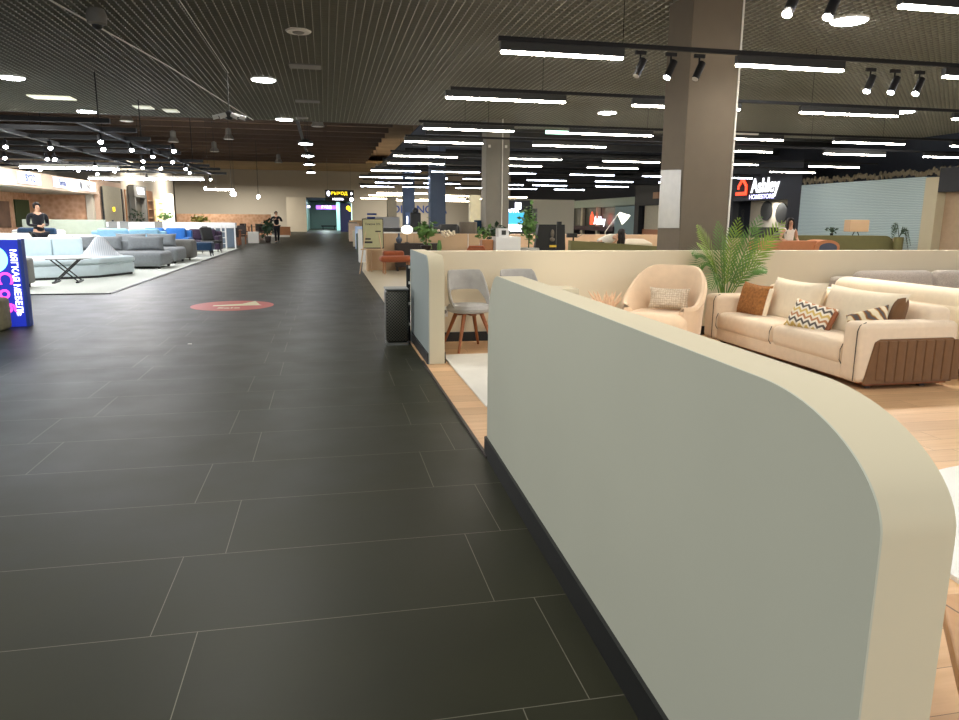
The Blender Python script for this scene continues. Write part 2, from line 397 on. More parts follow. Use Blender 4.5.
# columns
cols = [(8.6, M_concrete, 'broad plaster column with a glossy sheet on its side, behind the cream divider'),
        (20.2, M_concrete2, 'grey column with conduit standing in the middle distance behind the white pedestal'),
        (31.4, M_colblue, 'nearer of the two dark blue columns, right of the signed one'),
        (42.6, M_colblue, 'farther dark blue column with a white lettered sheet near its base'),
        (53.8, M_concrete2, 'farthest grey column, left of the two dark blue columns')]
for i, (y, mm, lab) in enumerate(cols):
    t = thing('column', lab, 'column', (4.41, y, 0))
    M().box(0, 0, 0, .66, .65, 4.7 if i else 4.62).build('shaft', mm, t, bevel=.01)
    if i == 0:
        M().box(.655, -.012, 0.2, .675, .005, 4.6).build('edge_strip', M_white, t)
        M().quad((-.012, -.0, 1.31), (-.012, .62, 1.30), (-.012, .62, 2.06), (-.012, .04, 2.03)).build('glossy_sheet', M_poster, t)
    if i == 1:
        M().cyl((.45, -.02, .5), (.45, -.02, 4.4), .018).build('conduit', M_white, t)
        M().box(.05, -.04, 3.35, .11, 0, 3.42).box(.52, -.04, 3.35, .58, 0, 3.42).build('sensor', M_white, t)
    if i == 3:
        M().box(.1, -.03, .9, .62, -.0, 1.75).build('sheet', mat('sheet_blue', (96, 116, 150), .5), t)
        text('10', .6, (.36, -.035, 1.3), FRONT, M_letter_white, t)

# near floor decal ------------------------------------------------------
t = thing('floor_decal', 'round red floor sticker with a pale arrow in the aisle', 'floor sticker', (-1.52, 12.15, 0.001))
M().lathe([(0.64, 0), (0.64, .001)], n=40, sy=1.08).build('disc', M_red, t)
M().prism([(-.3, .05), (.12, .22), (.3, .6), (.42, .05), (.46, -.02), (-.3, -.06)], 2, .0012, .002).build('arrow', M_palevinyl, t)
text('Sale', .22, (-.02, -.33, .002), (0, 0, 0), M_palevinyl, t, ext=.0006)
# tiny litter scrap
tag(M().box(-1.56, 8.44, .0, -1.52, 8.47, .006).build('paper_scrap', M_white), 'tiny white paper scrap on the dark tiles in front of the red sticker', 'litter')

# ------------------------------------------------------------------ lighting fixtures
def strip(L):
    t = thing('strip_light', '', 'ceiling light')
    M().box(0, -.035, .012, L, .035, .10).build('housing', M_darkgrey, t)
    M().box(.01, -.032, -.012, L - .01, .032, .012, .006).build('diffuser', M_led, t)
    return t
def wires(t, xs, z):
    m = M()
    for x in xs: m.cyl((x, 0, .1), (x, 0, z), .004, n=5)
    m.build('suspension_wire', M_darkgrey, t)
ordn = ['nearest', 'second nearest', 'third', 'fourth', 'fifth', 'sixth', 'seventh', 'eighth', 'ninth', 'tenth']
base = strip(1.82); short = strip(1.37)
used = set()
rows = [(5.45, [(4.6, 1)]), (7.8, [(1.84, 1), (4.56, 1), (7.3, 1), (10.1, 1)]), (10.8, [(1.74, 0), (4.62, 0), (7.5, 0), (10.4, 0)]),
        (14.5, [(1.9, 0), (4.87, 0), (7.9, 0), (10.95, 0), (14.0, 0)]), (17.0, [(1.8, 0), (4.83, 0), (9.3, 0), (12.6, 0), (15.6, 0)]),
        (20.9, [(1.9, 0), (5.0, 0), (8.1, 0), (11.4, 0), (15.0, 0)]), (23.6, [(1.95, 0), (5.2, 0), (8.6, 0), (12.0, 0), (15.4, 0)]),
        (27.4, [(1.66, 0), (3.9, 0), (6.1, 0), (9.3, 0), (12.3, 0), (15.3, 0)]), (31.8, [(1.45, 0), (3.4, 0), (5.9, 0), (8.8, 0), (12, 0), (15.1, 0)]),
        (36.5, [(2.4, 0), (4.8, 0), (8.1, 0), (10.4, 0), (13.8, 0)]), (41, [(1.9, 0), (4.2, 0), (7.2, 0), (10.1, 0), (13, 0)])]
place = ['first', 'second', 'third', 'fourth', 'fifth', 'sixth']
for ri, (y, xs) in enumerate(rows):
    rail = M().box(1.82 if ri else 4.4, -.02, .11, 17.5 if ri > 0 else 9, .02, .155)
    x_ = 3.2
    while x_ < 17: rail.cyl((x_, 0, .15), (x_, 0, (4.1 if y < 21.5 else 4.75) - 3.12), .004, n=5); x_ += 4.5
    r = rail.build('light_rail', M_blackmetal); r.location = (0, y, 3.12)
    tag(r, 'black rail over the %s row of strip lights from the camera' % (['first', 'second', 'third', 'fourth', 'fifth', 'sixth', 'seventh', 'eighth', 'ninth', 'tenth', 'eleventh'][ri]), 'light rail')
    for k, (x, sh) in enumerate(xs):
        lab = 'white LED strip light, %s from the aisle, %s row from the camera' % (place[k], ['first', 'second', 'third', 'fourth', 'fifth', 'sixth', 'seventh', 'eighth', 'ninth', 'tenth', 'eleventh'][ri])
        src = short if sh else base
        if src.name not in used: used.add(src.name); s = src; s.location = (x, y, 3.12)
        else: s = copy_tree(src); s.location = (x, y, 3.12)
        s['label'] = lab; s['group'] = 'LED strip lights over the right-hand showroom'
        if ri >= 7:
            for c in kids(s):
                if c.name.startswith('diffuser'):
                    if 'cool' not in used: used.add('cool'); cm = c.data.copy(); cm.materials[0] = M_ledcool
                    c.data = cm
# warm far strips
fs = M().box(0, -.05, 0, 3.2, .05, .06).build('strip_light', M_ledwarm); fs.location = (3.2, 47, 2.95)
tag(fs, 'warm LED bar, one of the cluster glowing low before the far wall sign', 'ceiling light', 'warm LED bars before the far wall')
for x, y in ((3.0, 52), (7.2, 50), (8.5, 56), (7.8, 62), (11.2, 52), (12, 58), (6.2, 66), (10.5, 66), (2.8, 60)):
    c = fs.copy(); C.objects.link(c); c.location = (x, y, 2.95); c.rotation_euler = (0, 0, R(random.choice((0, 20, -25, 40))))

def spot(lit=True):
    t = thing('track_spotlight', '', 'spotlight')
    M().box(-.05, -.012, -.03, .05, .012, 0).build('adapter', M_blackmetal, t)
    M().cyl((0, 0, -.03), (0, 0, -.09), .008).build('stem', M_blackmetal, t)
    h = M().cyl((0.03, 0, -.07), (-.04, -.02, -.21), .032, n=16).build('lamp_head', M_blackmetal, t, True)
    M().cyl((-.04, -.02, -.21), (-.043, -.021, -.216), .028, n=16).build('lens', M_spot if lit else M_spotoff, h)
    return t
sp_on = spot(True); sp_off = spot(False)
rs = [(3.38, 7.8, 0, 'unlit black track spotlight left of the broad column, leftmost of three'), (3.74, 7.8, 1, 'lit black track spotlight in the middle of three before the broad column'),
      (4.08, 7.8, 0, 'unlit black track spotlight in front of the broad column, rightmost of three'),
      (6.35, 7.8, 1, 'lit track spotlight, leftmost of three right of the broad column'), (6.68, 7.8, 1, 'lit track spotlight, middle of three right of the broad column'), (7.02, 7.8, 1, 'lit track spotlight, rightmost of the right three'),
      (3.5, 5.3, 1, 'lit track spotlight at the top edge, left one of the pair'), (3.85, 5.3, 1, 'lit track spotlight cut by the top edge, right one of the pair')]
fo = [sp_off, sp_on]; seen = [False, False]
for x, y, on_, lab in rs:
    s = fo[on_] if not seen[on_] else copy_tree(fo[on_]); seen[on_] = True
    s.location = (x + (-.05 if x > 5 else .03), y, 3.21 if x < 5 else 3.17); s.scale = (1.25, 1.25, 1.25); s['label'] = lab
t = M().box(3.2, 5.28, 3.23, 4.3, 5.32, 3.27).build('light_rail', M_blackmetal); tag(t, 'short black rail at the top edge holding two lit spotlights', 'light rail')
# actual illumination of the spots (their beams)
def spotlight(x, y, z, tx, ty, tz, w, ang=70, c=(1, .9, .76)):
    l = bpy.data.lights.new('beam', 'SPOT'); l.energy = w; l.spot_size = R(ang); l.spot_blend = .8; l.shadow_soft_size = .05; l.color = c
    o = bpy.data.objects.new('spot_beam', l); C.objects.link(o); o.location = (x, y, z)
    o.rotation_euler = (Vector((tx, ty, tz)) - Vector((x, y, z))).to_track_quat('-Z', 'Y').to_euler()
spotlight(3.68, 7.74, 2.98, 2.2, 8.1, .7, 90); spotlight(6.3, 7.7, 2.98, 5.2, 6.4, .4, 130); spotlight(6.6, 7.7, 2.98, 5.0, 5.8, .3, 110)
spotlight(6.95, 7.7, 2.98, 6.8, 6.0, .3, 110); spotlight(3.45, 5.2, 2.98, 3.6, 7.6, .6, 90, 60); spotlight(3.8, 5.2, 2.98, 2.3, 6.8, .2, 100, 60)

# downlights
def down(r=.2):
    t = thing('downlight', '', 'ceiling light')
    M().lathe([(r + .025, 0), (r + .03, .03), (r + .01, .05)], n=28).build('rim', M_white, t, True)
    M().lathe([(r, -.012), (r, .0)], n=28).build('lens', M_down, t)
    return t
def disc_light(x, y, z, w, r=.4, c=(1, .98, .93)):
    l = bpy.data.lights.new('downlight_or_fill', 'AREA'); l.shape = 'DISK'; l.size = r; l.energy = w; l.color = c  # serves the fitted downlights and the added fill lamps alike
    o = bpy.data.objects.new('downlight_or_fill', l); C.objects.link(o); o.location = (x, y, z)
d0 = down(.22); first = True
for x, y, lab in [(-5.34, 14.8, 'round lit downlight at the left edge of the photo'), (-5.36, 19.0, 'round lit downlight above the front of the black lighting frame'), (-1.0, 13.9, 'round lit downlight over the aisle, nearest to the camera'),
                  (-.93, 19.2, 'round lit downlight over the aisle at the far end of the grid ceiling'), (6.3, 16.1, 'round lit downlight between strip lights left of the broad column'),
                  (6.25, 8.2, 'large round downlight right of the broad column near the top edge'), (12.5, 14.3, 'round downlight at the right, behind the group of three lit spotlights')]:
    s = d0 if first else copy_tree(d0); first = False; s.location = (x * 1.125, y * 1.125, 4.075); s['label'] = lab; disc_light(x * 1.125, y * 1.125, 4.04, 26)
t = thing('smoke_vent', 'round white unlit ceiling vent above the aisle near the top edge', 'ceiling vent', (-.31, 11.65, 4.08))
M().lathe([(.17, 0), (.19, .02), (.15, .04)], n=24).build('rim', M_white, t, True); M().lathe([(.07, -.015), (.09, .0)], n=16).build('hub', M_grey, t)
for x, y, w, lab in [(-5.44, 17.05, .9, 'pale rectangular ceiling panel left, between two lit round downlights'), (-3.9, 18.0, .42, 'small pale ceiling panel above the aisle side of the lighting frame'), (-3.4, 18.4, .34, 'small dim ceiling panel just left of the camera cluster')]:
    tag(M().box(x * 1.125 - w / 2, y * 1.125 - .25, 4.075, x * 1.125 + w / 2, y * 1.125 + .25, 4.10).build('ceiling_panel', emit('panel_' + str(w), (200, 200, 180), .5 if w < .5 else 1.0)), lab, 'ceiling panel')
for x, y, lab in [(-.25, 12.6, 'flat dark ceiling grille behind the round white vent'), (-.3, 16.2, 'flat dark ceiling grille farther along the aisle ceiling')]:
    tag(M().box(x * 1.125 - .28, y * 1.125 - .2, 4.08, x * 1.125 + .28, y * 1.125 + .2, 4.10).build('ceiling_grille', M_grey), lab, 'ceiling grille')
tag(M().lathe([(.16, 0), (.18, .03)], c=(-.56, 21.2, 4.07), n=24).build('smoke_vent', M_grey), 'round dark ceiling vent behind the two flat aisle grilles', 'ceiling vent')
t = thing('exit_sign', 'small green and white hanging emergency light among the strip lights', 'emergency sign', (6.75, 21.2, 3.88))
M().box(-.35, -.02, 0, .35, .02, .10).build('panel', emit('exit_green', (190, 240, 214), 2), t); M().cyl((0, 0, .1), (0, 0, .2), .008).build('hanger', M_grey, t)
# dome speaker and hanging camera cluster
t = thing('dome_speaker', 'grey dome speaker under the ceiling at the upper left', 'speaker', (-2.9, 11.1, 3.92))
M().lathe([(.05, -.03), (.12, 0), (.13, .1), (.1, .18)], n=20).build('housing', M_grey, t, True); M().ell((0, 0, -.02), (.07, .07, .06)).build('dome', M_black, t, True)
t = thing('camera_cluster', 'cluster of white security cameras hanging on a pole over the aisle', 'security camera', (-1.75, 15.1, 3.28))
M().cyl((0, 0, .1), (0, 0, .82), .012).build('pole', M_grey, t); M().lathe([(.04, -.05), (.08, 0), (.08, .08), (.03, .12)], n=16).build('hub', M_black, t, True)
for sx, sy in ((-1, -.2), (1, -.2), (.55, -.9), (-.55, -.9)):
    c = M().cyl((sx * .09, sy * .09, .04), (sx * .30, sy * .12, -.02), .04, n=12).build('camera', M_white, t, True)
    M().cyl((sx * .30, sy * .12, -.02), (sx * .31, sy * .122, -.023), .03, n=12).build('camera_lens', M_black, c)
t = M().cyl((-1.72, 3, 4.08), (-1.72, 15.1, 4.08), .006, n=6).build('cable', M_white); tag(t, 'pale cable strung under the grid ceiling along the aisle', 'cable')
t = M().tube([(-3.6, 9, 4.08), (-2.7, 14.5, 4.06), (-1.9, 21.8, 4.06)], .012, 6).build('cable', M_white); tag(t, 'pale cable running from the dome speaker towards the camera cluster', 'cable')
# round lamps beyond the grid over the aisle
d1 = None
for i, (x, y) in enumerate([(-.58, 25.4), (-.62, 30.2), (-.68, 35), (-.72, 41)]):
    if d1 is None:
        d1 = thing('pendant_lamp', '', 'pendant lamp', group=None); M().lathe([(.24, 0), (.25, .06), (.06, .16)], n=20).build('shade', M_darkgrey, d1, True); M().lathe([(.22, -.015), (.22, .0)], n=20).build('lens', M_down, d1)
        M().cyl((0, 0, .15), (0, 0, 2.6), .008, n=6).build('cord', M_darkgrey, d1); s = d1
    else: s = copy_tree(d1)
    s.location = (x, y, 3.8); disc_light(x, y, 3.76, 12); s['label'] = 'round lit pendant lamp over the aisle beyond the grid ceiling, %s from the camera' % place[i]
hb = None
for i, (x, y, z) in enumerate([(-5.6, 30, 5.1), (-7.6, 32, 5.1), (-.2, 30, 4.9), (-4.6, 39, 5.2), (-6, 44, 5.0), (-2.9, 50, 4.9), (4.0, 58, 5.0), (-7.2, 39, 5.0)]):
    if hb is None:
        hb = thing('high_bay_lamp', '', 'pendant lamp'); M().lathe([(.26, 0), (.2, .16), (.14, .22), (.13, .5), (.05, .55)], n=18).build('shade', M_grey, hb, True); M().cyl((0, 0, .5), (0, 0, 1.6), .01, n=6).build('rod', M_darkgrey, hb); M().lathe([(.22, -.005), (.22, .01)], n=18).build('lens', M_white, hb); s = hb
    else: s = copy_tree(hb)
    s.location = (x, y, z)
    s['label'] = 'grey bell-shaped lamp under the brown roof, ' + ['just left of the camera cluster', 'farthest left of all', 'right of the round pendants', 'behind the camera cluster', 'above the blue-grey cabinet', 'pale one above the man in black', 'above the blue columns', 'above the right end of the lighting frame'][i]
t = M().box(-.82, 21, 4.3, -.72, 45, 4.36).build('cable_tray', M_darkgrey); tag(t, 'dark cable tray running lengthwise above the aisle pendants', 'cable tray')

# left black lighting frame --------------------------------------------
t = thing('lighting_frame', 'large black grid of lighting rails hung over the left sofa showroom', 'lighting frame', (0, 0, 3.12))
for i, y in enumerate((15.6, 17.1, 18.9, 20.8, 22.6, 25.7, 27.9, 29.7, 32.5)):
    M().box(-16, y - .045, .03, -4.0 + (0 if i % 2 == 0 else .12), y + .045, .12).build('cross_rail', M_blackmetal, t)
for x in (-4.6, -6.6, -8.6, -10.6, -12.6): M().box(x - .05, 15.6, .03, x + .05, 32.5, .11).build('long_rail', M_blackmetal, t)
for x in (-4.2, -8.6, -12.6):
    for y in (15.6, 18.9, 25.7): M().cyl((x, y, .1), (x, y, .96 if y < 22 else 2.8), .012, n=6).build('hanger', M_blackmetal, t)
s0 = None
L = [(-7.1, 18.9), (-6.17, 18.9), (-8.54, 22.6), (-7.49, 22.6), (-7.3, 22.6), (-9.5, 27.9), (-10.52, 29.7), (-7.15, 25.7), (-8.31, 27.9), (-8.21, 29.7), (-7.16, 27.9), (-5.03, 22.6), (-5.75, 25.7), (-4.39, 20.8), (-5.2, 25.7), (-4.61, 17.1), (-4.44, 18.9), (-5.05, 18.9), (-4.25, 22.6), (-4.44, 25.7), (-4.7, 27.9), (-4.67, 32.5), (-7.15, 29.7), (-7.12, 32.5), (-12.09, 32.5), (-3.51, 18.9)]
for i, (x, y) in enumerate(L):
    if s0 is None:
        s0 = thing('track_spotlight', '', 'spotlight'); M().cyl((0, 0, 0), (.0, 0, -.08), .012).build('stem', M_blackmetal, s0)
        h = M().cyl((-.02, .03, -.06), (.03, -.08, -.2), .05, n=12).build('lamp_head', M_blackmetal, s0, True); M().cyl((.03, -.08, -.2), (.033, -.087, -.209), .045, n=12).build('lens', M_spot, h); s = s0
    else: s = copy_tree(s0)
    s.location = (x, y, 3.13); s['label'] = 'small bright spotlight clipped to the black lighting frame over the left showroom'; s['group'] = 'spotlights on the black lighting frame'
for x0, x1, y, lab in [(-9.9, -6.9, 27.4, 'long bright LED bar above the shop fascia on the left'), (-9.9, -7.3, 34.6, 'long bright LED bar left of centre, lowest in the left showroom'), (-8.0, -5.1, 33.6, 'long bright LED bar ending nearest the aisle in the left showroom')]:
    t = thing('led_bar', lab, 'ceiling light', (0, y, 2.98)); M().box(x0, -.14, 0.02, x1, .14, .12).build('housing', M_white, t); M().box(x0, -.12, -.02, x1, .12, .02).build('diffuser', M_ledbig, t)
    for x in (x0 + .4, x1 - .4): M().cyl((x, 0, .12), (x, 0, 2.95), .008, n=5).build('hanger', M_blackmetal, t)

# ------------------------------------------------------------------ left shop block
struct(M().box(-11.0, 42, 0, -10.5, 56, 4.4).box(-30, 55.6, 0, -10.5, 56, 4.4).box(-30, 12, 0, -13.55, 42, 3.6).build('wall_left', M_tan))
t = thing('shop_fascia', 'long beige fascia with three signs over the brick shop on the left', 'fascia', (-10.5, 0, 0))
M().box(-.35, 16, 2.42, 0, 37.9, 2.98).build('board', mat('fascia_beige', (214, 190, 168), .7), t); M().box(-2.9, 16, 2.40, -.35, 37.9, 2.46).build('soffit', M_tan, t)
for y in (24, 37.6): M().box(-.5, y, 0, -.2, y + .3, 2.42).build('pier', M_tan, t)
def shopsign(y, w, s, lab, c, logo=False):
    q = thing('shop_sign', lab, 'sign', (-10.48, y, 2.72)); M().box(0, -w / 2, -.2, .05, w / 2, .2).build('panel', emit('sign_panel_' + s, (236, 236, 250), .35), q)
    text(s, .36, (.06, .15 if logo else 0, 0), SIDE_L, c, q)
    if logo: M().ell((.06, -w / 2 + .3, 0), (.01, .16, .17)).build('emblem', M_darkgrey, q)
shopsign(29.6, 2.0, 'BYTO', 'lit shop sign with blue letters and white glow, nearest on the beige fascia', M_letter_blue)
shopsign(32.9, 1.8, 'Syma', 'white sign with dark blue lettering in the middle of the beige fascia', M_letter_blue)
shopsign(36.1, 2.4, 'Nish', 'white sign with a round dark emblem at the far end of the beige fascia', M_grey, True)
struct(M().box(-13.5, 12, 0, -13.4, 37.9, 3.0).box(-13.4, 37.7, 0, -11.05, 37.9, 2.38).build('wall_brick', M_orangebrick))
tag(M().box(-13.38, 39.0 - 3.2, .9, -13.34, 37.4, 2.1).build('green_panel', mat('moss_green', (70, 84, 50), .8)), 'dark green square wall panel on the orange brick', 'wall panel')
tag(M().box(-13.38, 30, .9, -13.34, 35.2, 2.0).build('wall_mural', mat('brown_mural', (150, 116, 92), .8, 0, .6, 1.2)), 'brown wall panel with a dark mottled design at the left edge', 'wall panel')
tag(M().box(-10.45, 38.3, .6, -10.4, 41.4, 2.85).build('grey_panel', mat('greige_panel', (170, 162, 140), .7)), 'tall greige wall panel with dark edges past the beige fascia', 'wall panel')
for i, (y, c) in enumerate(((38.05, M_black), (41.5, M_black), (42.2, M_oak))): tag(M().box(-10.44, y, .2, -10.38, y + .12, 2.8).build('wall_batten', c), ['black upright batten left of the tall greige panel', 'black upright batten right of the tall greige panel', 'brown upright batten beside the doorway shop'][i], 'batten')
m = M().box(-10.9, 38.0, 0, -10.5, 42.0, 3.1); struct(m.build('wall_showroom', mat('pinkish_wall', (190, 160, 138), .8)))
t = thing('wall_lamp', 'small yellow lit wall lamp on the greige panel', 'wall lamp', (-10.35, 39.7, 1.75)); M().cyl((0, 0, -.1), (0, 0, .1), .05).build('body', M_letter_yellow, t); M().box(-.06, -.03, -.03, 0, .03, .03).build('bracket', M_darkgrey, t)
t = thing('storefront', 'grey shop portal with a lit sign and a red curtain', 'shop front', (-10.45, 44.3, 0))
M().box(0, -1.2, 2.45, .3, 1.6, 3.1).box(0, -1.2, 0, .3, -.9, 2.5).box(0, 1.3, 0, .3, 1.6, 2.5).build('portal', M_grey, t)
text('KIVAN', .52, (.32, .2, 2.78), SIDE_L, M_letter_white, t); M().box(.02, -.85, .4, .1, -.1, 2.3).build('curtain', fabric('red_cloth', (190, 66, 66)), t); M().box(.02, .0, .4, .06, 1.25, 2.2).build('panel', mat('dim_glass', (104, 98, 86), .4), t)
t = thing('shelf_unit', 'warm wooden display bay right of the grey shop portal', 'shelf unit', (-10.45, 47.3, 0)); M().box(0, -.8, 0, .2, .6, 2.9).build('body', M_oak, t)
for z in (.8, 1.3, 1.8, 2.3): M().box(.2, -.7, z, .35, .5, z + .05).build('shelf', M_lightwood, t)
t = thing('lit_display', 'bright glowing white display case near the left wall corner', 'display case', (-10.4, 52.2, 0)); M().box(0, -.7, .9, .3, 1.0, 2.9).build('case', emit('case_glow', (255, 244, 224), 2.4), t); M().box(0, -.75, .8, .34, 1.05, .9).build('ledge', M_oak, t)
t = thing('lit_display', 'pale yellow shelves glowing left of the bright display case', 'display case', (-10.4, 49.7, 0)); M().box(0, -.5, 1.0, .2, .4, 2.5).build('case', emit('case_glow2', (250, 226, 180), 1.2), t)
for z in (1.4, 1.8, 2.2): M().box(.2, -.5, z, .28, .4, z + .04).build('shelf', M_oak, t)
# low brick band in front of the tan wall
t = M().box(-16, 62, 0, -4.4, 62.4, 1.65).build('brick_divider', M_orangebrick); tag(t, 'low orange brick divider running below the tan far wall', 'divider wall')

# ------------------------------------------------------------------ people
def skin(name, V, E_, rad, m, parent, sub=1, loc=(0, 0, 0)):
    me = bpy.data.meshes.new('s'); me.from_pydata(V, E_, []); o = bpy.data.objects.new('s', me); C.objects.link(o)
    o.modifiers.new('k', 'SKIN'); sv = me.skin_vertices[0].data
    for i, r in enumerate(rad): sv[i].radius = (r, r) if not isinstance(r, tuple) else r
    sv[0].use_root = True
    b = o.modifiers.new('s', 'SUBSURF'); b.levels = sub; b.render_levels = sub
    dg = bpy.context.evaluated_depsgraph_get(); dg.update(); mm = bpy.data.meshes.new_from_object(o.evaluated_get(dg)); bpy.data.objects.remove(o)
    for p in mm.polygons: p.use_smooth = True
    mm.materials.clear(); mm.materials.append(m); r = bpy.data.objects.new(name, mm); C.objects.link(r); r.parent = parent; r.location = loc
    return r
def person(t, H, arms, legs, top, bottom, lean=0, longhair=False, female=False, haircol=None, feet=True):
    """local frame: faces -Y; x to its left; arms = ((elbow),(wrist)) per side in fractions of H; legs = (knee, ankle) per side"""
    w = .105 if female else .12
    def L(p):  # lean torso forward about the hips
        p = Vector(p)
        if p.z > .53: 
            d = p.z - .53; p = Vector((p.x, p.y - d * math.sin(R(lean)), .53 + d * math.cos(R(lean))))
        return tuple(p * H)
    N = {'pel': (0, 0, .53), 'bel': (0, 0, .61), 'che': (0, .005, .72), 'shc': (0, .01, .80), 'nec': (0, .0, .85), 'jaw': (0, -.012, .885), 'hea': (0, -.004, .925), 'cro': (0, .004, .965), 'nos': (0, -.058, .92)}
    rad = {'pel': .075, 'bel': .062 if female else .068, 'che': .072 if female else .085, 'shc': .05, 'nec': .030, 'jaw': .038, 'hea': .05, 'cro': .034, 'nos': .009}
    E_ = [('pel', 'bel'), ('bel', 'che'), ('che', 'shc'), ('shc', 'nec'), ('nec', 'jaw'), ('jaw', 'hea'), ('hea', 'cro'), ('hea', 'nos')]
    for s, k in ((-1, 'r'), (1, 'l')):
        el, wr = arms[0 if s < 0 else 1]; kn, an = legs[0 if s < 0 else 1]
        N['sh' + k] = (s * w, .01, .80); rad['sh' + k] = .034; N['el' + k] = el; rad['el' + k] = .024; N['wr' + k] = wr; rad['wr' + k] = .016
        d = (Vector(wr) - Vector(el)).normalized(); hp = Vector(wr) + d * .035; N['pa' + k] = tuple(hp); rad['pa' + k] = .018
        E_ += [('shc', 'sh' + k), ('sh' + k, 'el' + k), ('el' + k, 'wr' + k), ('wr' + k, 'pa' + k)]
        sd = d.cross(Vector((0, 1, .3))).normalized()
        for fi in range(5):
            nm = 'f%d%s' % (fi, k); o_ = (fi - 1.5) * .008 if fi < 4 else -.024
            ln = (.036, .042, .04, .032, .018)[fi]; N[nm] = tuple(hp + sd * o_ + d * ln); rad[nm] = .005; E_.append(('pa' + k, nm))
        N['hp' + k] = (s * .05, 0, .50); rad['hp' + k] = .056; N['kn' + k] = kn; rad['kn' + k] = .034; N['an' + k] = an; rad['an' + k] = .022
        N['to' + k] = (an[0], an[1] - .085, an[2] - .018); rad['to' + k] = .018
        E_ += [('pel', 'hp' + k), ('hp' + k, 'kn' + k), ('kn' + k, 'an' + k), ('an' + k, 'to' + k)]
    keys = list(N)
    def mk(name, ks, m, grow=1.0, over=None):
        ids = {k: i for i, k in enumerate(ks)}; V = [L(N[k]) for k in ks]; EE = [(ids[a], ids[b]) for a, b in E_ if a in ids and b in ids]
        return skin(name, V, EE, [(over or {}).get(k, rad[k] * grow) * H for k in ks], m, t)
    b = mk('body', keys, M_skin)
    tk = ['pel', 'bel', 'che', 'shc', 'hpl', 'hpr'][:4] + ['shl', 'shr'] + ([] if female else ['ell', 'elr', 'wrl', 'wrr'])
    mk('top', tk, top, 1.12)
    mk('trousers', ['pel', 'hpl', 'hpr', 'knl', 'knr', 'anl', 'anr'], bottom, 1.2, {'anl': .032, 'anr': .032})
    if feet:
        for k in 'lr':
            a = Vector(L(N['an' + k])); M().box(a.x - .045, a.y - .2, a.z - .07, a.x + .045, a.y + .07, a.z + .01, .03).build('shoe', M_shoe, t, True)
    hc = Vector(L(N['hea'])); h = M().ell((hc.x, hc.y + .018, hc.z + .03), (.092, .102, .10))
    if longhair: h.ell((hc.x, hc.y + .07, hc.z - .12), (.10, .06, .20)).ell((hc.x - .085, hc.y - .005, hc.z - .12), (.035, .05, .18)).ell((hc.x + .085, hc.y - .005, hc.z - .12), (.035, .05, .18))
    # open the hair in front of the face
    for v in h.bm.verts:
        if v.co.y < hc.y - .045 and v.co.z < hc.z + .075 and abs(v.co.x - hc.x) < .07: v.co.y = hc.y - .01
    h.build('hair', M_hair, t, True)
    for s in (-1, 1): M().ell((hc.x + s * .03, hc.y - .083, hc.z + .012), (.011, .008, .007), 8).build('eye', M_black, t, True)
    M().ell((hc.x, hc.y - .078, hc.z - .045), (.02, .008, .006), 8).build('mouth', M_red, t, True)
    return t
# man standing behind the pale blue sofa
t = thing('person', 'person in black jacket standing behind the pale blue sofa, hands held at the waist', 'person', (-7.5, 21.5, 0), 40)
person(t, 1.76, (((-.135, .02, .66), (-.03, -.09, .645)), ((.135, .02, .66), (.04, -.10, .66))), (((-.055, -.01, .28), (-.06, .01, .045)), ((.055, -.01, .28), (.06, .01, .045))), M_clothblack, M_clothblack)
# person walking on the aisle
t = thing('person', 'person in dark clothes walking down the far aisle with hands raised to the chest', 'person', (-2.72, 42.4, 0), 10)
person(t, 1.76, (((-.17, .02, .68), (-.06, -.12, .74)), ((.18, .03, .68), (.08, -.11, .73))), (((-.05, -.06, .29), (-.05, -.10, .045)), ((.05, .0, .28), (.05, .09, .055))), M_clothblack, M_clothblack)
# woman at the terracotta desk
t = thing('person', 'person with long dark hair in a sleeveless white top behind the terracotta desk', 'person', (11.4, 16.4, 0), -5)
person(t, 1.49, (((-.15, .02, .66), (-.10, -.12, .62)), ((.15, .02, .66), (.10, -.12, .62))), (((-.05, -.01, .28), (-.055, .01, .045)), ((.05, -.01, .28), (.055, .01, .045))), M_clothwhite, M_clothwhite, 0, True, True)
# woman bending over, white top
t = thing('person', 'person with long dark hair in a white top bending forward beside the white angled lamp', 'person', (6.25, 16.3, 0), 78)
person(t, 1.60, (((-.13, -.10, .72), (-.10, -.16, .62)), ((.13, -.10, .72), (.10, -.16, .62))), (((-.05, -.01, .28), (-.055, .01, .045)), ((.05, -.01, .28), (.055, .01, .045))), M_clothwhite, M_clothblack, 68, True, True)

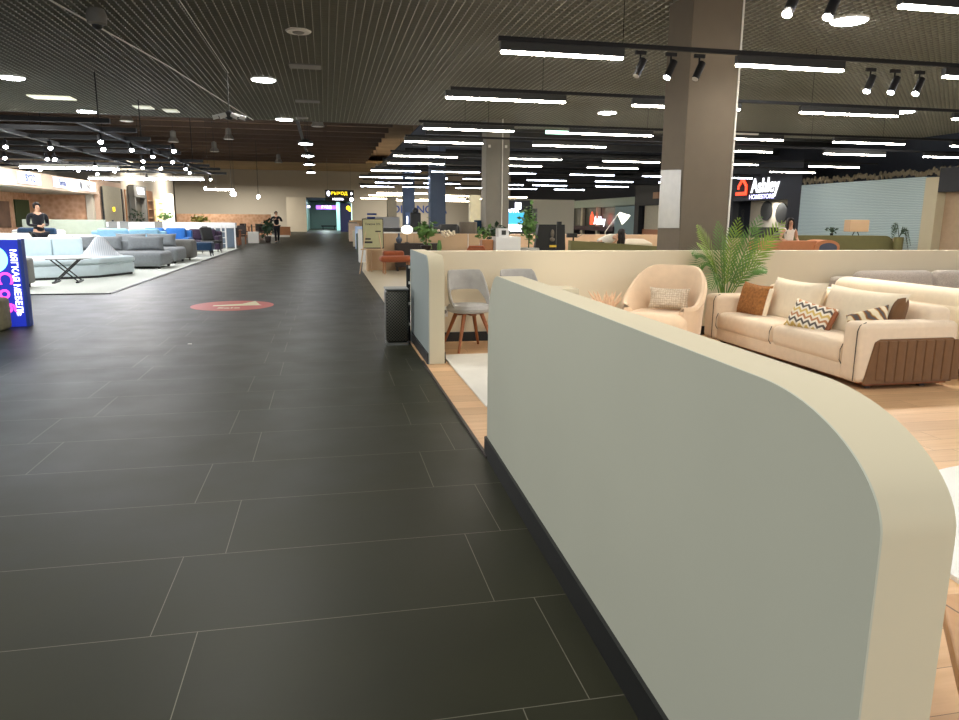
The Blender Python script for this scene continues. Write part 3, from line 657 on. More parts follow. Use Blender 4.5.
# ------------------------------------------------------------------ seating generators
def piping(m, pts, r=.006): m.tube(pts, r, 6)
def sofa(name, label, loc, rz, W, D, H, seatH, mats, ns=2, armw=.2, armh=None, group=None, arms=(1, 1), cush=True, legs=True):
    """local: faces -Y, origin centre of footprint"""
    t = thing(name, label, 'sofa', loc, rz, group); f, cm = mats; x0, x1, y0, y1 = -W / 2, W / 2, -D / 2, D / 2; armh = armh or seatH + .18
    M().box(x0 + .02, y0 + .03, .08, x1 - .02, y1, seatH - .14, .03).build('base', f, t, True)
    a = x0 + (armw if arms[0] else 0); b = x1 - (armw if arms[1] else 0); w = (b - a) / ns
    for i in range(ns): M().box(a + w * i + .005, y0, seatH - .15, a + w * (i + 1) - .005, y1 - .2, seatH, .05).build('seat_cushion', f, t, True)
    M().box(x0 + .01, y1 - .22, .1, x1 - .01, y1, H - .08, .06).build('backrest', f, t, True)
    if cush:
        for i in range(ns): M().box(a + w * i + .01, y1 - .36, seatH - .02, a + w * (i + 1) - .01, y1 - .14, H, .09, rot=Euler((R(-8), 0, 0))).build('back_cushion', cm, t, True)
    if arms[0]: M().box(x0, y0, .08, x0 + armw, y1, armh, .05).build('armrest', f, t, True)
    if arms[1]: M().box(x1 - armw, y0, .08, x1, y1, armh, .05).build('armrest', f, t, True)
    if legs:
        for sx in (x0 + .1, x1 - .1):
            for sy in (y0 + .1, y1 - .1): M().cyl((sx, sy, 0), (sx, sy, .09), .025).build('leg', M_black, t)
    return t

# cream sofa (faces -X): world footprint X 4.45..5.42, Y 5.2..7.75
t = thing('sofa', 'cream three-seat sofa with a brown quilted end panel and dark piping', 'sofa', (-.15, -.11, 0.012))
M().box(4.47, 5.24, .06, 5.38, 7.72, .20, .02).build('base', M_sofa_cream, t, True)
M().box(4.56, 5.24, .03, 5.36, 7.60, .06).build('plinth', M_walnut, t)
for x, y in ((4.62, 5.3), (5.16, 5.3), (4.62, 7.6), (5.26, 7.6)): M().box(x - .025, y - .02, 0, x + .025, y + .02, .05).build('leg', M_darkwood, t)
for a, b in ((5.44, 6.47), (6.48, 7.5)):
    M().box(4.45, a, .17, 5.2, b, .38, .07, 4).build('seat_cushion', M_sofa_cream, t, True)
for y in (5.445, 6.475, 7.495): M().tube([(4.47, y, .185), (4.447, y, .22), (4.447, y, .31), (4.470, y, .362)], .004, 6).build('piping', M_piping, t)
M().box(5.18, 5.3, .1, 5.42, 7.7, .68, .07).build('backrest', M_sofa_cream, t, True)
for a, b in ((5.2, 5.43), (7.5, 7.75)):
    M().box(4.43, a, .06, 5.40, b, .57, .055, 4).build('armrest', M_sofa_cream, t, True)
for y in (5.235, 7.535): M().tube([(4.425, y, .08), (4.425, y, .50), (4.445, y, .548), (4.50, y, .572)], .004, 6).build('piping', M_piping, t)
q = M().prism([(4.49, .055), (5.36, .055), (5.37, .40), (5.33, .435), (4.62, .435), (4.57, .41)], 1, 5.185, 5.205)
q.build('end_panel', M_brown, t, bevel=.008)
m = M()
for k in range(9):
    x = 4.60 + k * .092; m.box(x, 5.176, .07 if k else .09, x + .078, 5.190, .42, .012)
m.build('quilting', M_brown, t, True)
# back cushions (parts that sit loose -> own things)
def cushion(label, loc, rot, w, h, th, m, cat='cushion', name='cushion', strip=None, fringe=None):
    o = thing(name, label, cat, loc); o.rotation_euler = rot
    M().pillow((0, 0, 0), w, h, th).build('cover', m, o, True)
    if strip: M().pillow((w / 2 - .075, 0, 0), .10, h - .05, th * .62, pinch=0).build('leather_band', strip, o, True)
    if fringe:
        M().box(w / 2 - .035, -.022, -h / 2 + .03, w / 2 + .01, .022, h / 2 - .03, .015).build('edging', fringe, o, True)
    return o
RY = R(-90)
cushion('large plain cream back cushion at the left of the cream sofa', (4.88, 6.82, .55), (R(-14), 0, RY), .86, .50, .22, M_sofa_light)
cushion('large plain cream back cushion with a brown band at the right of the cream sofa', (4.87, 5.83, .55), (R(-14), 0, RY), 1.02, .50, .22, M_sofa_light, strip=M_brown)
cushion('shaggy brown cushion with pale edging against the left arm of the cream sofa', (4.62, 7.17, .54), (R(-12), R(3), R(-78)), .42, .38, .16, M_fur, fringe=M_sofa_light)
cushion('zigzag patterned cushion in cream, brown and yellow lying between the back cushions', (4.58, 6.14, .49), (R(-28), R(9), R(-66)), .44, .30, .17, M_zig, fringe=M_walnut)
def patt():
    tt = NT('ikat_fabric'); w = tt.n('ShaderNodeTexWave'); w.bands_direction = 'DIAGONAL'; w.inputs['Scale'].default_value = 5; w.inputs['Distortion'].default_value = 6; tt.l(tt.coord(), w.inputs['Vector'])
    r = tt.n('ShaderNodeValToRGB'); r.color_ramp.interpolation = 'CONSTANT'; tt.l(w.outputs['Fac'], r.inputs[0]); e = r.color_ramp.elements
    e[0].color = col((228, 214, 184)); e[1].position = .88; e[1].color = col((88, 84, 80)); k = e.new(.4); k.color = col((196, 160, 96)); k = e.new(.62); k.color = col((130, 80, 48))
    tt.l(r.outputs[0], tt.b.inputs['Base Color']); tt.b.inputs['Roughness'].default_value = .9; return tt.m
cushion('brown and yellow patterned cushion leaning behind the right arm of the cream sofa', (4.68, 5.50, .49), (R(-30), R(-20), R(-62)), .38, .34, .15, patt())

# second cream sofa back to back
t = thing('sofa', 'ivory sofa with a thick rolled back standing behind the cream sofa', 'sofa', (5.52, -.2, 0.012))
M().box(.05, 5.35, .08, .68, 7.45, .40, .05).build('base', M_sofa_light, t, True)
M().box(.02, 5.55, .3, .32, 7.35, .79, .11, 4).build('back_cushion', M_sofa_light, t, True)
M().box(.0, 5.40, .1, .2, 7.5, .66, .06, 4).build('backrest', M_sofa_light, t, True)
M().box(.02, 5.22, .1, .68, 5.5, .60, .08, 4).build('armrest', M_sofa_light, t, True); M().box(.02, 7.35, .1, .68, 7.6, .60, .08, 4).build('armrest', M_sofa_light, t, True)
for x in (.12, .58):
    for y in (5.4, 7.4): M().cyl((x, y, 0), (x, y, .1), .02).build('leg', M_darkwood, t)
sofa('sofa', 'light grey speckled sofa against the cream divider at the right edge', (7.45, 7.55, .012), 0, 2.6, .92, .80, .42, (M_speck, M_speck), 2)

# grey dining chairs
def chair(label, loc, rz):
    t = thing('dining_chair', label, 'chair', loc, rz, None)
    M().lathe([(.20, .405), (.235, .42), (.245, .45), (.22, .485), (.1, .492)], n=28, sx=1.0, sy=.98).build('seat', M_grey_velvet, t, True)
    # curved back shell with an opening: band along an arc
    m = M(); n = 26; rings = []
    for i in range(n + 1):
        a = R(-28 + 236 * i / n); u = abs(i / n - .5) * 2          # 0 at the middle of the back, 1 at the arm tips
        top = .835 - .0 * u if u < .5 else .835 - (u - .5) / .5 * .40; bot = .635 if u < .45 else (.635 - (u - .45) / .55 * .205)
        rr = .232 - .015 * (1 - u); x = rr * math.cos(a); y = rr * math.sin(a) * .95
        k = 1 + .05 * (1 - u)
        if bot > top - .03: top = bot + .03
        ring = []
        for (zz, f) in ((bot, 1.0), (bot, .88), ((bot + top) / 2, .90 * k), (top, .93 * k), (top + .012, .98 * k), (top, 1.03 * k), ((bot + top) / 2, 1.02 * k)):
            ring.append(m.bm.verts.new((x * f, y * f, zz)))
        rings.append(ring)
    for A, B in zip(rings, rings[1:]):
        for j in range(7): m.bm.faces.new((A[j], A[(j + 1) % 7], B[(j + 1) % 7], B[j]))
    m.bm.faces.new(rings[0]); m.bm.faces.new(rings[-1][::-1])
    m.build('backrest', M_grey_velvet, t, True)
    m = M().box(-.13, -.03, .375, .13, .03, .405).box(-.03, -.13, .375, .03, .13, .405); m.build('leg_frame', M_walnut, t)
    for sx in (-1, 1):
        for sy in (-1, 1): M().cyl((sx * .22, sy * .22, 0), (sx * .10, sy * .10, .40), .013, .024).build('leg', M_walnut, t, True)
    return t
chair('grey upholstered dining chair with splayed wooden legs, fully visible beside the divider end', (1.48, 7.60, .012), 14)
chair('grey upholstered dining chair half hidden behind the far end of the near divider', (2.07, 7.64, .012), 10)
t = thing('side_cabinet', 'low pale box cabinet against the cream divider behind the near divider top', 'cabinet', (2.5, 7.78, .012))
M().box(-.22, -.2, 0, .22, .2, .64, .006).build('body', mat('putty_laminate', (196, 188, 164), .6), t); M().box(-.2, -.212, .03, .2, -.2, .6).build('door', mat('putty_laminate_door', (190, 182, 158), .6), t)

# armchair
t = thing('armchair', 'beige tub armchair with curved back beside the palm', 'armchair', (3.56, 7.24, .012), -46)
M().box(-.36, -.40, .10, .36, .30, .42, .09, 5).build('seat', M_beige_velvet, t, True)
m = M(); n = 30; rings = []
for i in range(n + 1):
    a = R(-42 + 264 * i / n); u = abs(i / n - .5) * 2
    s_ = min(1, max(0, (u - .22) / .68)); s_ = s_ * s_ * (3 - 2 * s_)
    top = .90 - s_ * .40; rr = .40 + .02 * u; x = rr * math.cos(a) * 1.0; y = rr * math.sin(a) * .95
    k = 1 + .10 * (1 - u); ring = []
    for zz, f in ((.12, 1.0), (.12, .82), (.42, .80), ((.42 + top) / 2, .86 * k), (top - .03, .88 * k), (top, .93 * k), (top, 1.0 * k), (top - .04, 1.06 * k), (.5, 1.06)):
        ring.append(m.bm.verts.new((x * f, y * f, zz)))
    rings.append(ring)
for A, B in zip(rings, rings[1:]):
    for j in range(9): m.bm.faces.new((A[j], A[(j + 1) % 9], B[(j + 1) % 9], B[j]))
m.bm.faces.new(rings[0]); m.bm.faces.new(rings[-1][::-1]); m.build('backrest', M_beige_velvet, t, True)
M().lathe([(.26, 0), (.27, .05), (.22, .11)], n=24).build('swivel_base', M_black, t, True)
cushion('small rectangular knitted cushion on the beige armchair', (3.66, 7.30, .56), (R(-14), 0, R(-36)), .44, .24, .13, M_knit)

# pampas
t = thing('dried_grass_bunch', 'bunch of pale pinkish dried pampas grass behind the near divider', 'dried flowers', (3.06, 7.60, .012))
M().lathe([(.10, 0), (.15, .1), (.13, .25), (.07, .34), (.09, .38)], n=20).build('vase', M_white, t, True)
mp = mat('pampas', (232, 198, 164), .95, 0, .2, 30)
for k in range(34):
    a = random.random() * 6.28; r_ = random.uniform(.05, .26); h = random.uniform(.50, .62)
    p1 = Vector((r_ * math.cos(a), r_ * math.sin(a) * .6, h)); p0 = Vector((0.02 * math.cos(a), .02 * math.sin(a), .36)); m_ = p0.lerp(p1, .45)
    M().tube([p0, m_, p0.lerp(p1, .8), p1], [.003, .012, .013, .002], 6).build('plume', mp, t, True)

# palm
def frond(base, tip, droop, n=21, ll=.19, m=M_leaf, parent=None, w=.012):
    b = Vector(base); e = Vector(tip); M_ = M(); pts = []
    for i in range(n + 1):
        u = i / n; p = b.lerp(e, u); p.z += droop * math.sin(math.pi * u) ; pts.append(p)
    M_.tube([pts[i] for i in range(0, n + 1, 2)], [.006 * (1 - i / n) + .002 for i in range(0, n + 1, 2)], 5)
    for i in range(int(n * .28), n + 1):
        p = pts[i]; d = (pts[i] - pts[i - 1]).normalized(); sd = d.cross(Vector((0.15, -.6, .8))).normalized()
        L_ = ll * math.sin(math.pi * min(1, .18 + .8 * (i / n - .28) / .72) ) + .03
        for s in (-1, 1):
            q = p + (d * .75 + sd * s * .7 + Vector((0, 0, -.12))).normalized() * L_ * random.uniform(.85, 1.1); mid = p.lerp(q, .5) + Vector((0, 0, .008))
            wv = d * w
            M_.bm.faces.new([M_.bm.verts.new(v) for v in (p - wv * .4, mid - wv, q, mid + wv, p + wv * .4)])
    return M_.build('frond', m, parent)
t = thing('potted_palm', 'green palm in a white pot between the beige armchair and the cream sofa', 'potted plant', (4.70, 7.93, .012))
M().lathe([(.11, 0), (.13, .05), (.14, .42), (.13, .43)], n=24).build('pot', M_white, t, True); M().lathe([(.12, .38), (.12, .41)], n=16).build('soil', M_soil, t)
for tip, dr in [((-.52, -.15, .80), .28), ((-.5, -.1, 1.00), .22), ((-.38, .05, 1.32), .12), ((-.12, .05, 1.36), .02), ((.05, -.1, 1.40), .0), ((.36, -.05, 1.42), .02), ((.56, -.2, 1.36), .05), ((.50, -.1, 1.18), .10), ((.36, -.25, .82), .16), ((-.36, -.3, .62), .26), ((-.2, -.2, 1.22), .1), ((.22, -.2, 1.30), .05), ((-.5, -.2, 1.12), .16), ((.12, .12, 1.3), .06)]:
    frond((random.uniform(-.03, .03), random.uniform(-.03, .03), .4), tip, dr, parent=t, m=random.choice((M_leaf, M_leaf, M_leaf2)))

# rugs & foreground table
t = M().box(-1.2, -1.05, 0, 1.2, 1.05, .016, .006).build('rug', M_rug); t.location = (2.33, 6.17, .012); tag(t, 'marbled grey-white rug on the oak floor in front of the grey chairs', 'rug')
t = M().lathe([(1.36, 0), (1.36, .02), (1.33, .026)], n=60).build('rug', M_rugwhite); t.location = (3.72, 1.95, .012); tag(t, 'thick white rug with a rounded edge at the right of the photo', 'rug')
M_table = wood('table_oak', (176, 128, 84), (200, 156, 108), .5, 3, .4, 'y')
t = thing('coffee_table', 'wooden tabletop corner cut off at the lower right corner', 'table', (1.53, 1.42, .012), -10)
M().prism([(-.0, .02), (.8, .12), (.7, -1.0), (-.2, -.75), (-.23, -.40)], 2, .40, .44).build('tabletop', M_table, t, bevel=.006)
for x, y in ((.1, -.1), (.6, -.1), (0, -.6), (.55, -.8)): M().cyl((x, y, 0), (x, y, .40), .02).build('leg', M_oak, t)

# metal bin
t = thing('waste_bin', 'dark perforated metal bin beside the blue-grey end of the divider', 'bin', (.745, 8.12, 0))
M().box(-.125, -.125, .03, .125, .125, .62, .03).build('body', M_meshmetal, t, True); M().box(-.13, -.13, .62, .13, .13, .64, .008).build('lid', mat('steel_rim', (150, 152, 150), .5, .3), t); M().box(-.12, -.12, 0, .12, .12, .03).build('foot', mat('steel_base', (150, 150, 145), .3, .8), t)

# ------------------------------------------------------------------ area behind the cream divider (Y 9..20)
struct(M().box(1.03, 20.0, 0, 6.6, 20.12, 1.0).build('wall_wood', M_lightwood))
t = thing('wall_wood_end', 'narrow light wooden end panel beside the easel', 'panel', (1.03, 19.5, 0)); M().box(0, 0, 0, .05, .5, .98).build('board', M_lightwood, t); t.name = 'end_panel'
t = thing('easel', 'wooden easel holding an olive-yellow poster beside the aisle', 'easel', (1.15, 19.0, 0))
for x0, x1 in ((-.35, -.12), (.32, .12)): M().cyl((x0, -.25, 0), (x1, .05, 1.35), .016).build('leg', M_lightwood, t)
M().cyl((0, .45, 0), (0, .05, 1.3), .016).build('leg', M_lightwood, t); M().box(-.3, -.12, .60, .3, -.06, .63).build('tray', M_lightwood, t)
t2 = thing('poster', 'framed olive-yellow poster with dark furniture pictures on the easel', 'poster', (1.17, 18.92, .64)); t2.rotation_euler = (R(-9), 0, 0)
M().box(-.27, -.012, 0, .27, .012, .76).build('frame', M_darkwood, t2); M().box(-.25, -.016, .02, .25, -.012, .74).build('sheet', M_chalk, t2)
M().box(-.22, -.019, .13, -.02, -.016, .18).box(-.2, -.019, .22, -.06, -.016, .26).box(.06, -.019, .42, .2, -.016, .45).build('picture', M_darkwood, t2); text('Скидки 30%', .07, (0, -.018, .62), FRONT, M_darkgrey, t2, ext=.001)
t = thing('bench', 'rust-orange velvet bench with pale legs', 'bench', (1.72, 18.6, .01), 4)
M().box(-.42, -.22, .30, .42, .22, .46, .08, 4).build('seat', M_rust, t, True); M().box(-.32, .0, .42, .22, .22, .58, .06, 4).build('bolster', M_rust, t, True)
for x in (-.3, .3):
    for y in (-.15, .15): M().cyl((x * 1.05, y, 0), (x, y, .3), .014, .02).build('leg', M_oak, t)
t = thing('sideboard', 'dark brown sideboard behind the rust bench', 'sideboard', (2.4, 19.7, .01)); M().box(-.6, -.2, .1, .6, .2, .74, .01).build('body', M_darkwood, t)
for x in (-.55, .55): M().box(x - .02, -.18, 0, x + .02, .18, .1).build('leg', M_darkwood, t)
for k in range(2): M().box(-.58 + k * .59, -.212, .14, -.01 + k * .59, -.2, .7).build('door', M_darkwood, t)
t = thing('table_lamp', 'table lamp with a white globe shade on the dark sideboard', 'lamp', (2.12, 19.65, .75)); M().lathe([(.07, 0), (.06, .02), (.01, .03), (.01, .26)], n=14).build('stand', M_darkgrey, t); M().ell((0, 0, .36), (.16, .16, .12)).build('shade', M_globe, t, True)
t = M().lathe([(.04, 0), (.08, .05), (.085, .12), (.03, .18), (.02, .24), (.03, .26)], n=16).build('vase', M_glass_blue, None, True); t.location = (1.9, 19.62, .75); tag(t, 'small blue-grey vase on the sideboard left of the globe lamp', 'vase')
def bush(name, label, loc, r, h, pot, n=80, leaf=.07, m=M_leaf2, potm=M_darkwood, cat='potted plant', stemh=None, potr=.09):
    t = thing(name, label, cat, loc); z0 = pot
    M().lathe([(potr * .7, 0), (potr, pot * .9), (potr * .9, pot)], n=16).build('pot', potm, t, True)
    M().tube([(0, 0, pot * .9), (.01, 0, z0 + h * .5), (0, .01, z0 + h * .8)], [.012, .01, .006], 6).build('stem', M_stem, t)
    b = M()
    for k in range(n):
        d = Vector((random.gauss(0, 1), random.gauss(0, 1), random.gauss(0, 1))).normalized(); rad = random.uniform(.35, 1)
        p = Vector((d.x * r * rad, d.y * r * rad, z0 + h * .55 + d.z * h * .48 * rad)); q = Vector((random.gauss(0, 1), random.gauss(0, 1), random.gauss(0, .7))).normalized(); s_ = q.cross(d + Vector((.01, .2, .1))).normalized(); L_ = leaf * random.uniform(.7, 1.3)
        b.bm.faces.new([b.bm.verts.new(v) for v in (p, p + q * L_ * .5 + s_ * L_ * .32, p + q * L_, p + q * L_ * .5 - s_ * L_ * .32)])
    b.build('foliage', m, t); return t
def stand(name, label, loc, sx, sy, h, m, cat='pedestal'):
    o = M().box(-sx / 2, -sy / 2, 0, sx / 2, sy / 2, h, .005).build(name, m); o.location = loc; return tag(o, label, cat)
stand('low_table', 'long low wooden sideboard just behind the cream divider, mostly hidden', (1.93, 11.6, .01), .85, .5, .86, M_oak, 'sideboard')
bush('potted_plant', 'leafy green plant in a dark pot behind the blue-grey divider end', (1.54, 11.5, .87), .17, .42, .12, 110, .11)
t = thing('flower_vase', 'white blossoms in a slim green vase right of the leafy plant', 'flowers', (1.74, 11.4, .87)); M().lathe([(.03, 0), (.04, .1), (.02, .2)], n=12).build('vase', M_leaf2, t, True)
m = M()
for k in range(26): m.ell((random.uniform(-.02, .24), random.uniform(-.1, .1), random.uniform(.24, .36)), (.024, .024, .02), 6)
m.build('blossom', M_sofa_light, t, True)
t = thing('table_lamp', 'table lamp with a dark grey drum shade and thin stem', 'lamp', (2.26, 11.7, .87)); M().lathe([(.06, 0), (.05, .02), (.008, .04), (.008, .34)], n=14).build('stand', M_white, t)
M().lathe([(.14, .30), (.145, .31), (.145, .48), (.14, .485)], n=20).build('shade', M_lampgrey, t, True)
t = thing('dining_chair', 'rust-red wooden chair top showing above the cream divider', 'chair', (2.22, 10.6, .01)); 
M().box(-.2, -.2, .43, .2, .2, .48, .02).build('seat', M_rust, t, True); M().tube([(-.2, .2, .8), (-.1, .24, .98), (.1, .24, .98), (.2, .2, .8)], .022).build('backrest', M_rust, t, True)
M().box(-.12, .2, .9, .12, .23, .96).build('top_rail', M_rust, t)
for x in (-.18, .18):
    for y in (-.18, .2): M().cyl((x, y, 0), (x, y, .44 if y < 0 else .82), .016).build('leg', M_rust, t)
stand('wooden_pedestal', 'brown wooden pedestal left of the white pedestal', (2.50, 11.4, .01), .18, .2, 1.07, M_oak)
t = thing('white_pedestal', 'white stepped pedestal with a small dark square plate', 'pedestal', (2.82, 11.3, .01)); M().box(-.22, -.15, 0, .18, .15, 1.12).build('base', M_whitegloss, t); M().box(-.17, -.1, 1.12, .0, .1, 1.25).build('top_block', M_whitegloss, t); M().box(-.12, -.11, 1.15, -.05, -.1, 1.22).build('plate', M_darkgrey, t)
bush('potted_plant', 'low dark green plant behind the white pedestal', (3.0, 12.7, .01), .24, .30, .98, 90, .1, M_leafdark, M_white)
bush('potted_plant', 'bushy green plant left of the white pedestal', (2.85, 13.2, .01), .22, .26, 1.0, 90, .09, M_leaf2, M_white)
bush('potted_tree', 'slender green indoor tree in a pale stone bowl behind the cream divider', (3.34, 11.9, .01), .15, .72, .92, 190, .085, M_leaf2, mat('stone_bowl', (186, 184, 176), .7), 'potted plant', None, .2)
t = thing('screen_display', 'black trapezoid display screen with a small beige ornament in the middle', 'display', (3.74, 12.0, .01))
M().prism([(-.27, .0), (.27, .0), (.27, .92), (.25, 1.31), (-.21, 1.31), (-.27, .92)], 1, -.05, .05).build('panel', M_black, t); M().ell((.03, -.06, 1.16), (.03, .02, .07)).ell((.03, -.06, 1.06), (.045, .02, .035)).build('ornament', M_lampgrey, t, True); M().box(.1, -.056, .9, .105, -.05, 1.31).build('seam', M_grey, t); M().box(-.02, -.08, .93, .10, -.06, .965).build('price_tag', mat('yellow_card', (236, 200, 70), .6), t)
M().box(.13, -.03, 1.31, .2, .03, 1.36).build('finial', M_black, t)
# olive low wall, pouf, lamp
t = M().prism([(5.3, 0), (7.8, 0), (7.8, .80), (5.3, .95)], 1, 15.4, 15.6).build('low_wall', M_olive); tag(t, 'olive green low wall left of the broad column', 'divider wall')
t = thing('camera_stand', 'small black camera-like device behind the olive low wall', 'device', (5.75, 16.5, .01)); M().box(-.18, -.06, .98, .06, .06, 1.08, .01).build('body', M_black, t); M().cyl((-.02, 0, 0), (-.02, 0, .98), .02).build('post', M_black, t); M().tube([(.06, 0, .98), (.2, 0, 1.05), (.14, 0, 1.12)], .01).build('arm', M_grey, t)
t = thing('pouf_chair', 'cream rounded chair back beside the bending person', 'chair', (7.35, 16.6, .01)); M().lathe([(.3, 0), (.42, .25), (.45, .6), (.40, .85), (.2, .95)], n=24).build('shell', M_sofa_light, t, True)
t = thing('floor_lamp', 'white angled lamp with a conical shade left of the broad column', 'lamp', (6.8, 17.2, .01)); M().lathe([(.14, 0), (.14, .02), (.02, .04)], n=16).build('base', M_white, t); M().tube([(0, 0, .02), (.0, 0, 1.1), (.3, 0, 1.52)], .012).build('pole', M_white, t); M().cyl((.34, 0, 1.56), (.52, -.05, 1.40), .04, .15, 16).build('shade', M_globe, t)
stand('long_counter', 'long peach counter behind the bending person', (6.9, 19.0, .01), 4.2, .5, 1.0, mat('peach_laminate', (226, 190, 154), .6), 'counter')

# terracotta desk
t = thing('reception_desk', 'terracotta desk with a curved arched end', 'desk', (10.1, 15.6, .01))
M().box(0, 0, 0, 1.5, .5, .93).build('body', M_terracotta, t)
m = M(); m.prism([(1.3, 0)] + arc(1.78, .80, .34, .16, 180, 0, 14) + [(2.12, 0)], 1, -.04, .5).build('arched_end', M_terracotta, t); M().prism([(1.5, .0)] + arc(1.80, .78, .24, .11, 180, 0, 14) + [(2.04, .0)], 1, -.05, -.04).build('recess', mat('slate_blue', (90, 96, 116), .5), t)
t = thing('olive_counter', 'olive green low counter in front of the pale blue wall', 'counter', (11.6, 17.2, .01)); m = M(); m.box(0, 0, 0, 3.3, .5, 1.03).build('body', M_olive, t); M().prism([(3.3, 0), (3.3, 1.03)] + arc(3.3, .6, .34, .43, 90, 0, 8) + [(3.64, 0)], 1, 0, .5).build('rounded_end', M_olive, t)
t = thing('table_lamp', 'table lamp with a wide peach rectangular shade on the olive counter', 'lamp', (14.2, 17.5, 1.04)); M().box(-.30, -.12, .10, .30, .12, .42, .01).build('shade', M_lamppeach, t); M().tube([(-.1, 0, 0), (-.04, 0, .12)], .012).tube([(.1, 0, 0), (.04, 0, .12)], .012).build('stand', M_black, t)
bush('potted_plant', 'small green plant left of the peach lamp on the olive counter', (13.45, 17.5, 1.04), .12, .16, .06, 40, .09, M_leafdark, M_black, potr=.05)
t = thing('potted_plant', 'drooping dark green fern at the right end of the olive counter', 'potted plant', (15.1, 16.95, .01)); M().lathe([(.1, .0), (.12, 1.0)], n=14).build('pot', M_olive, t)
for tip in ((-.3, -.1, .95), (.3, -.1, .8), (.1, -.2, .85), (-.15, .1, 1.1), (.35, 0, .6)): frond((0, 0, 1.0), tip, .28, 14, .1, M_leafdark, t, .02)
struct(M().box(9.8, 20.0, 0, 18, 20.2, 0.9).box(6.6, 20.3, 0, 9.8, 20.45, .9).build('wall_low', mat('beige_low', (196, 176, 150), .8)))

# right wall of shops (X = 18)
def ripple():
    tt = NT('pale_blue_slats'); w = tt.n('ShaderNodeTexWave'); w.bands_direction = 'Z'; w.inputs['Scale'].default_value = 6; w.inputs['Distortion'].default_value = 2; tt.l(tt.coord(True), w.inputs['Vector'])
    tt.l(tt.mix(w.outputs['Fac'], col((160, 182, 192)), col((196, 214, 214))), tt.b.inputs['Base Color']); tt.b.inputs['Roughness'].default_value = .8; tt.bump(w.outputs['Fac'], .3, .03); return tt.m
struct(M().box(18, 19.4, 0, 18.3, 25.4, 2.78).build('wall_right', ripple()))
struct(M().box(20, 4, 0, 20.1, 79, 7.0).build('wall_side', mat('dark_blue_wall', (50, 54, 62), .9)))
struct(M().box(18, 18.9, 0, 18.3, 19.4, 2.75).build('trim_3', M_cream))
struct(M().box(18.3, 4, 0, 18.6, 18.9, 2.3).build('wall_beige', mat('beige_wall', (186, 162, 136), .85)))
struct(M().box(18, 4, 2.3, 18.6, 18.9, 3.0).build('wall_header', M_black2))
m = M()
for k in range(90): y = 17 + k * .095; m.ell((18.05, y, 2.9 + random.uniform(-.06, .08)), (.05, .05, .09), 6)
t = m.build('rope_garland', mat('rope', (130, 120, 100), .9)); tag(t, 'mottled garland strip along the top of the pale blue wall', 'garland')
t = thing('storefront', 'black shop front with a lit sign, red house logo and white letters', 'shop front', (18, 0, 0))
M().box(0, 25.4, 2.28, .3, 31.0, 3.75).box(0, 25.4, 0, .3, 26.2, 2.3).box(0, 30.2, 0, .3, 31.0, 2.3).build('facade', M_black2, t)
text('Ashley', .84, (-.03, 27.8, 2.86), SIDE_R, M_letter_sign, t, ext=.02, sx=.88); text('HOMESTORE', .26, (-.03, 28.0, 2.42), SIDE_R, emit('lit_letter_violet', (200, 196, 255), 2.2), t, name='subtitle', sx=1.2)
hm = M()
P = [(.0, 0), (.0, .42), (-.38, .78), (-.74, .42), (-.74, .26), (-.62, .26), (-.62, .36), (-.38, .60), (-.14, .36), (-.14, .14), (-.86, .14), (-.86, 0)]
hm.prism([(29.1 - y_, 2.52 + z_) for y_, z_ in [(a, b) for a, b in P]], 0, -.05, -.02).build('house_logo', M_letter_red, t)
M().box(.9, 26.2, 0, 1.0, 30.2, 2.3).build('interior_wall', mat('showroom_cream', (196, 186, 166), .8), t)
for y, z in ((28.9, 1.85), (27.8, 1.75)):
    q = M().lathe([(.22, 0), (.42, .0), (.42, .04), (.22, .04)], n=24); q = q.build('wall_disc', M_darkgrey, t); q.rotation_euler = (0, R(-90), 0); q.location = (.88, y, z)
disc_light(18.5, 28.2, 2.2, 22, .5)  # added lamp to brighten the shop interior, no fitting
M().box(.5, 27.9, .7, .85, 29.4, 1.15).build('cabinet', M_darkgrey, t); M().box(.5, 26.9, .65, .85, 27.7, .95).build('armchair', M_grey, t)
text('СКОРО', .30, (.30, 29.85, 1.4), (R(90), R(90), R(-90)), M_darkgrey, t, name='banner_lettering')
t = thing('hanging_banner_pole', 'thin grey pole hanging in front of the lit shop sign', 'pole', (7.9, 14.0, 1.1)); M().cyl((0, 0, 0), (.12, 0, 2.05), .014).build('pole', M_grey, t); M().box(.1, -.02, 2.05, .9, .02, 2.08).build('arm', M_white, t)
# mint storefront
t = thing('storefront', 'mint and beige shop front with glazed bays', 'shop front', (18, 0, 0)); mm = mat('mint_fascia', (190, 204, 184), .7)
M().box(0, 41, 2.25, .3, 66, 2.78).build('fascia', mm, t); M().box(0, 41, 0, .3, 44, 2.3).build('side_panel', mat('pale_teal', (150, 176, 176), .7), t); M().box(0, 58, 0, .3, 66, 2.3).build('end_wall', M_cream, t)
for y in (47, 50, 52.5, 56): M().box(0, y, 0, .2, y + .35, 2.3).build('mullion', M_cream, t)
M().box(.25, 44, .9, .3, 58, 2.3).build('glass', mat('dim_glazing', (110, 110, 100), .15), t); M().box(-.1, 44, .7, .1, 58, 1.0).build('sill', mat('plum_sill', (66, 44, 52), .6), t)
t = thing('shop_sign', 'small lit red and white sign standing in the mint shop front', 'sign', (17.6, 46, 1.0)); text('Ashley', .75, (0, -.4, .35), SIDE_R, M_letter_white, t); M().prism([(0.7, .1), (.7, .6), (1.0, .95), (1.3, .6), (1.3, .1)], 0, -.02, .02).build('house_logo', M_letter_red, t); M().box(-.05, -1.5, -.06, .05, 1.5, .0).build('stand', M_darkwood, t)
bush('flower_bush', 'cream flower arrangement before the mint shop front', (16.7, 52.5, 0), .8, .7, .75, 110, .2, M_sofa_light, M_cream, 'flowers', potr=.3)
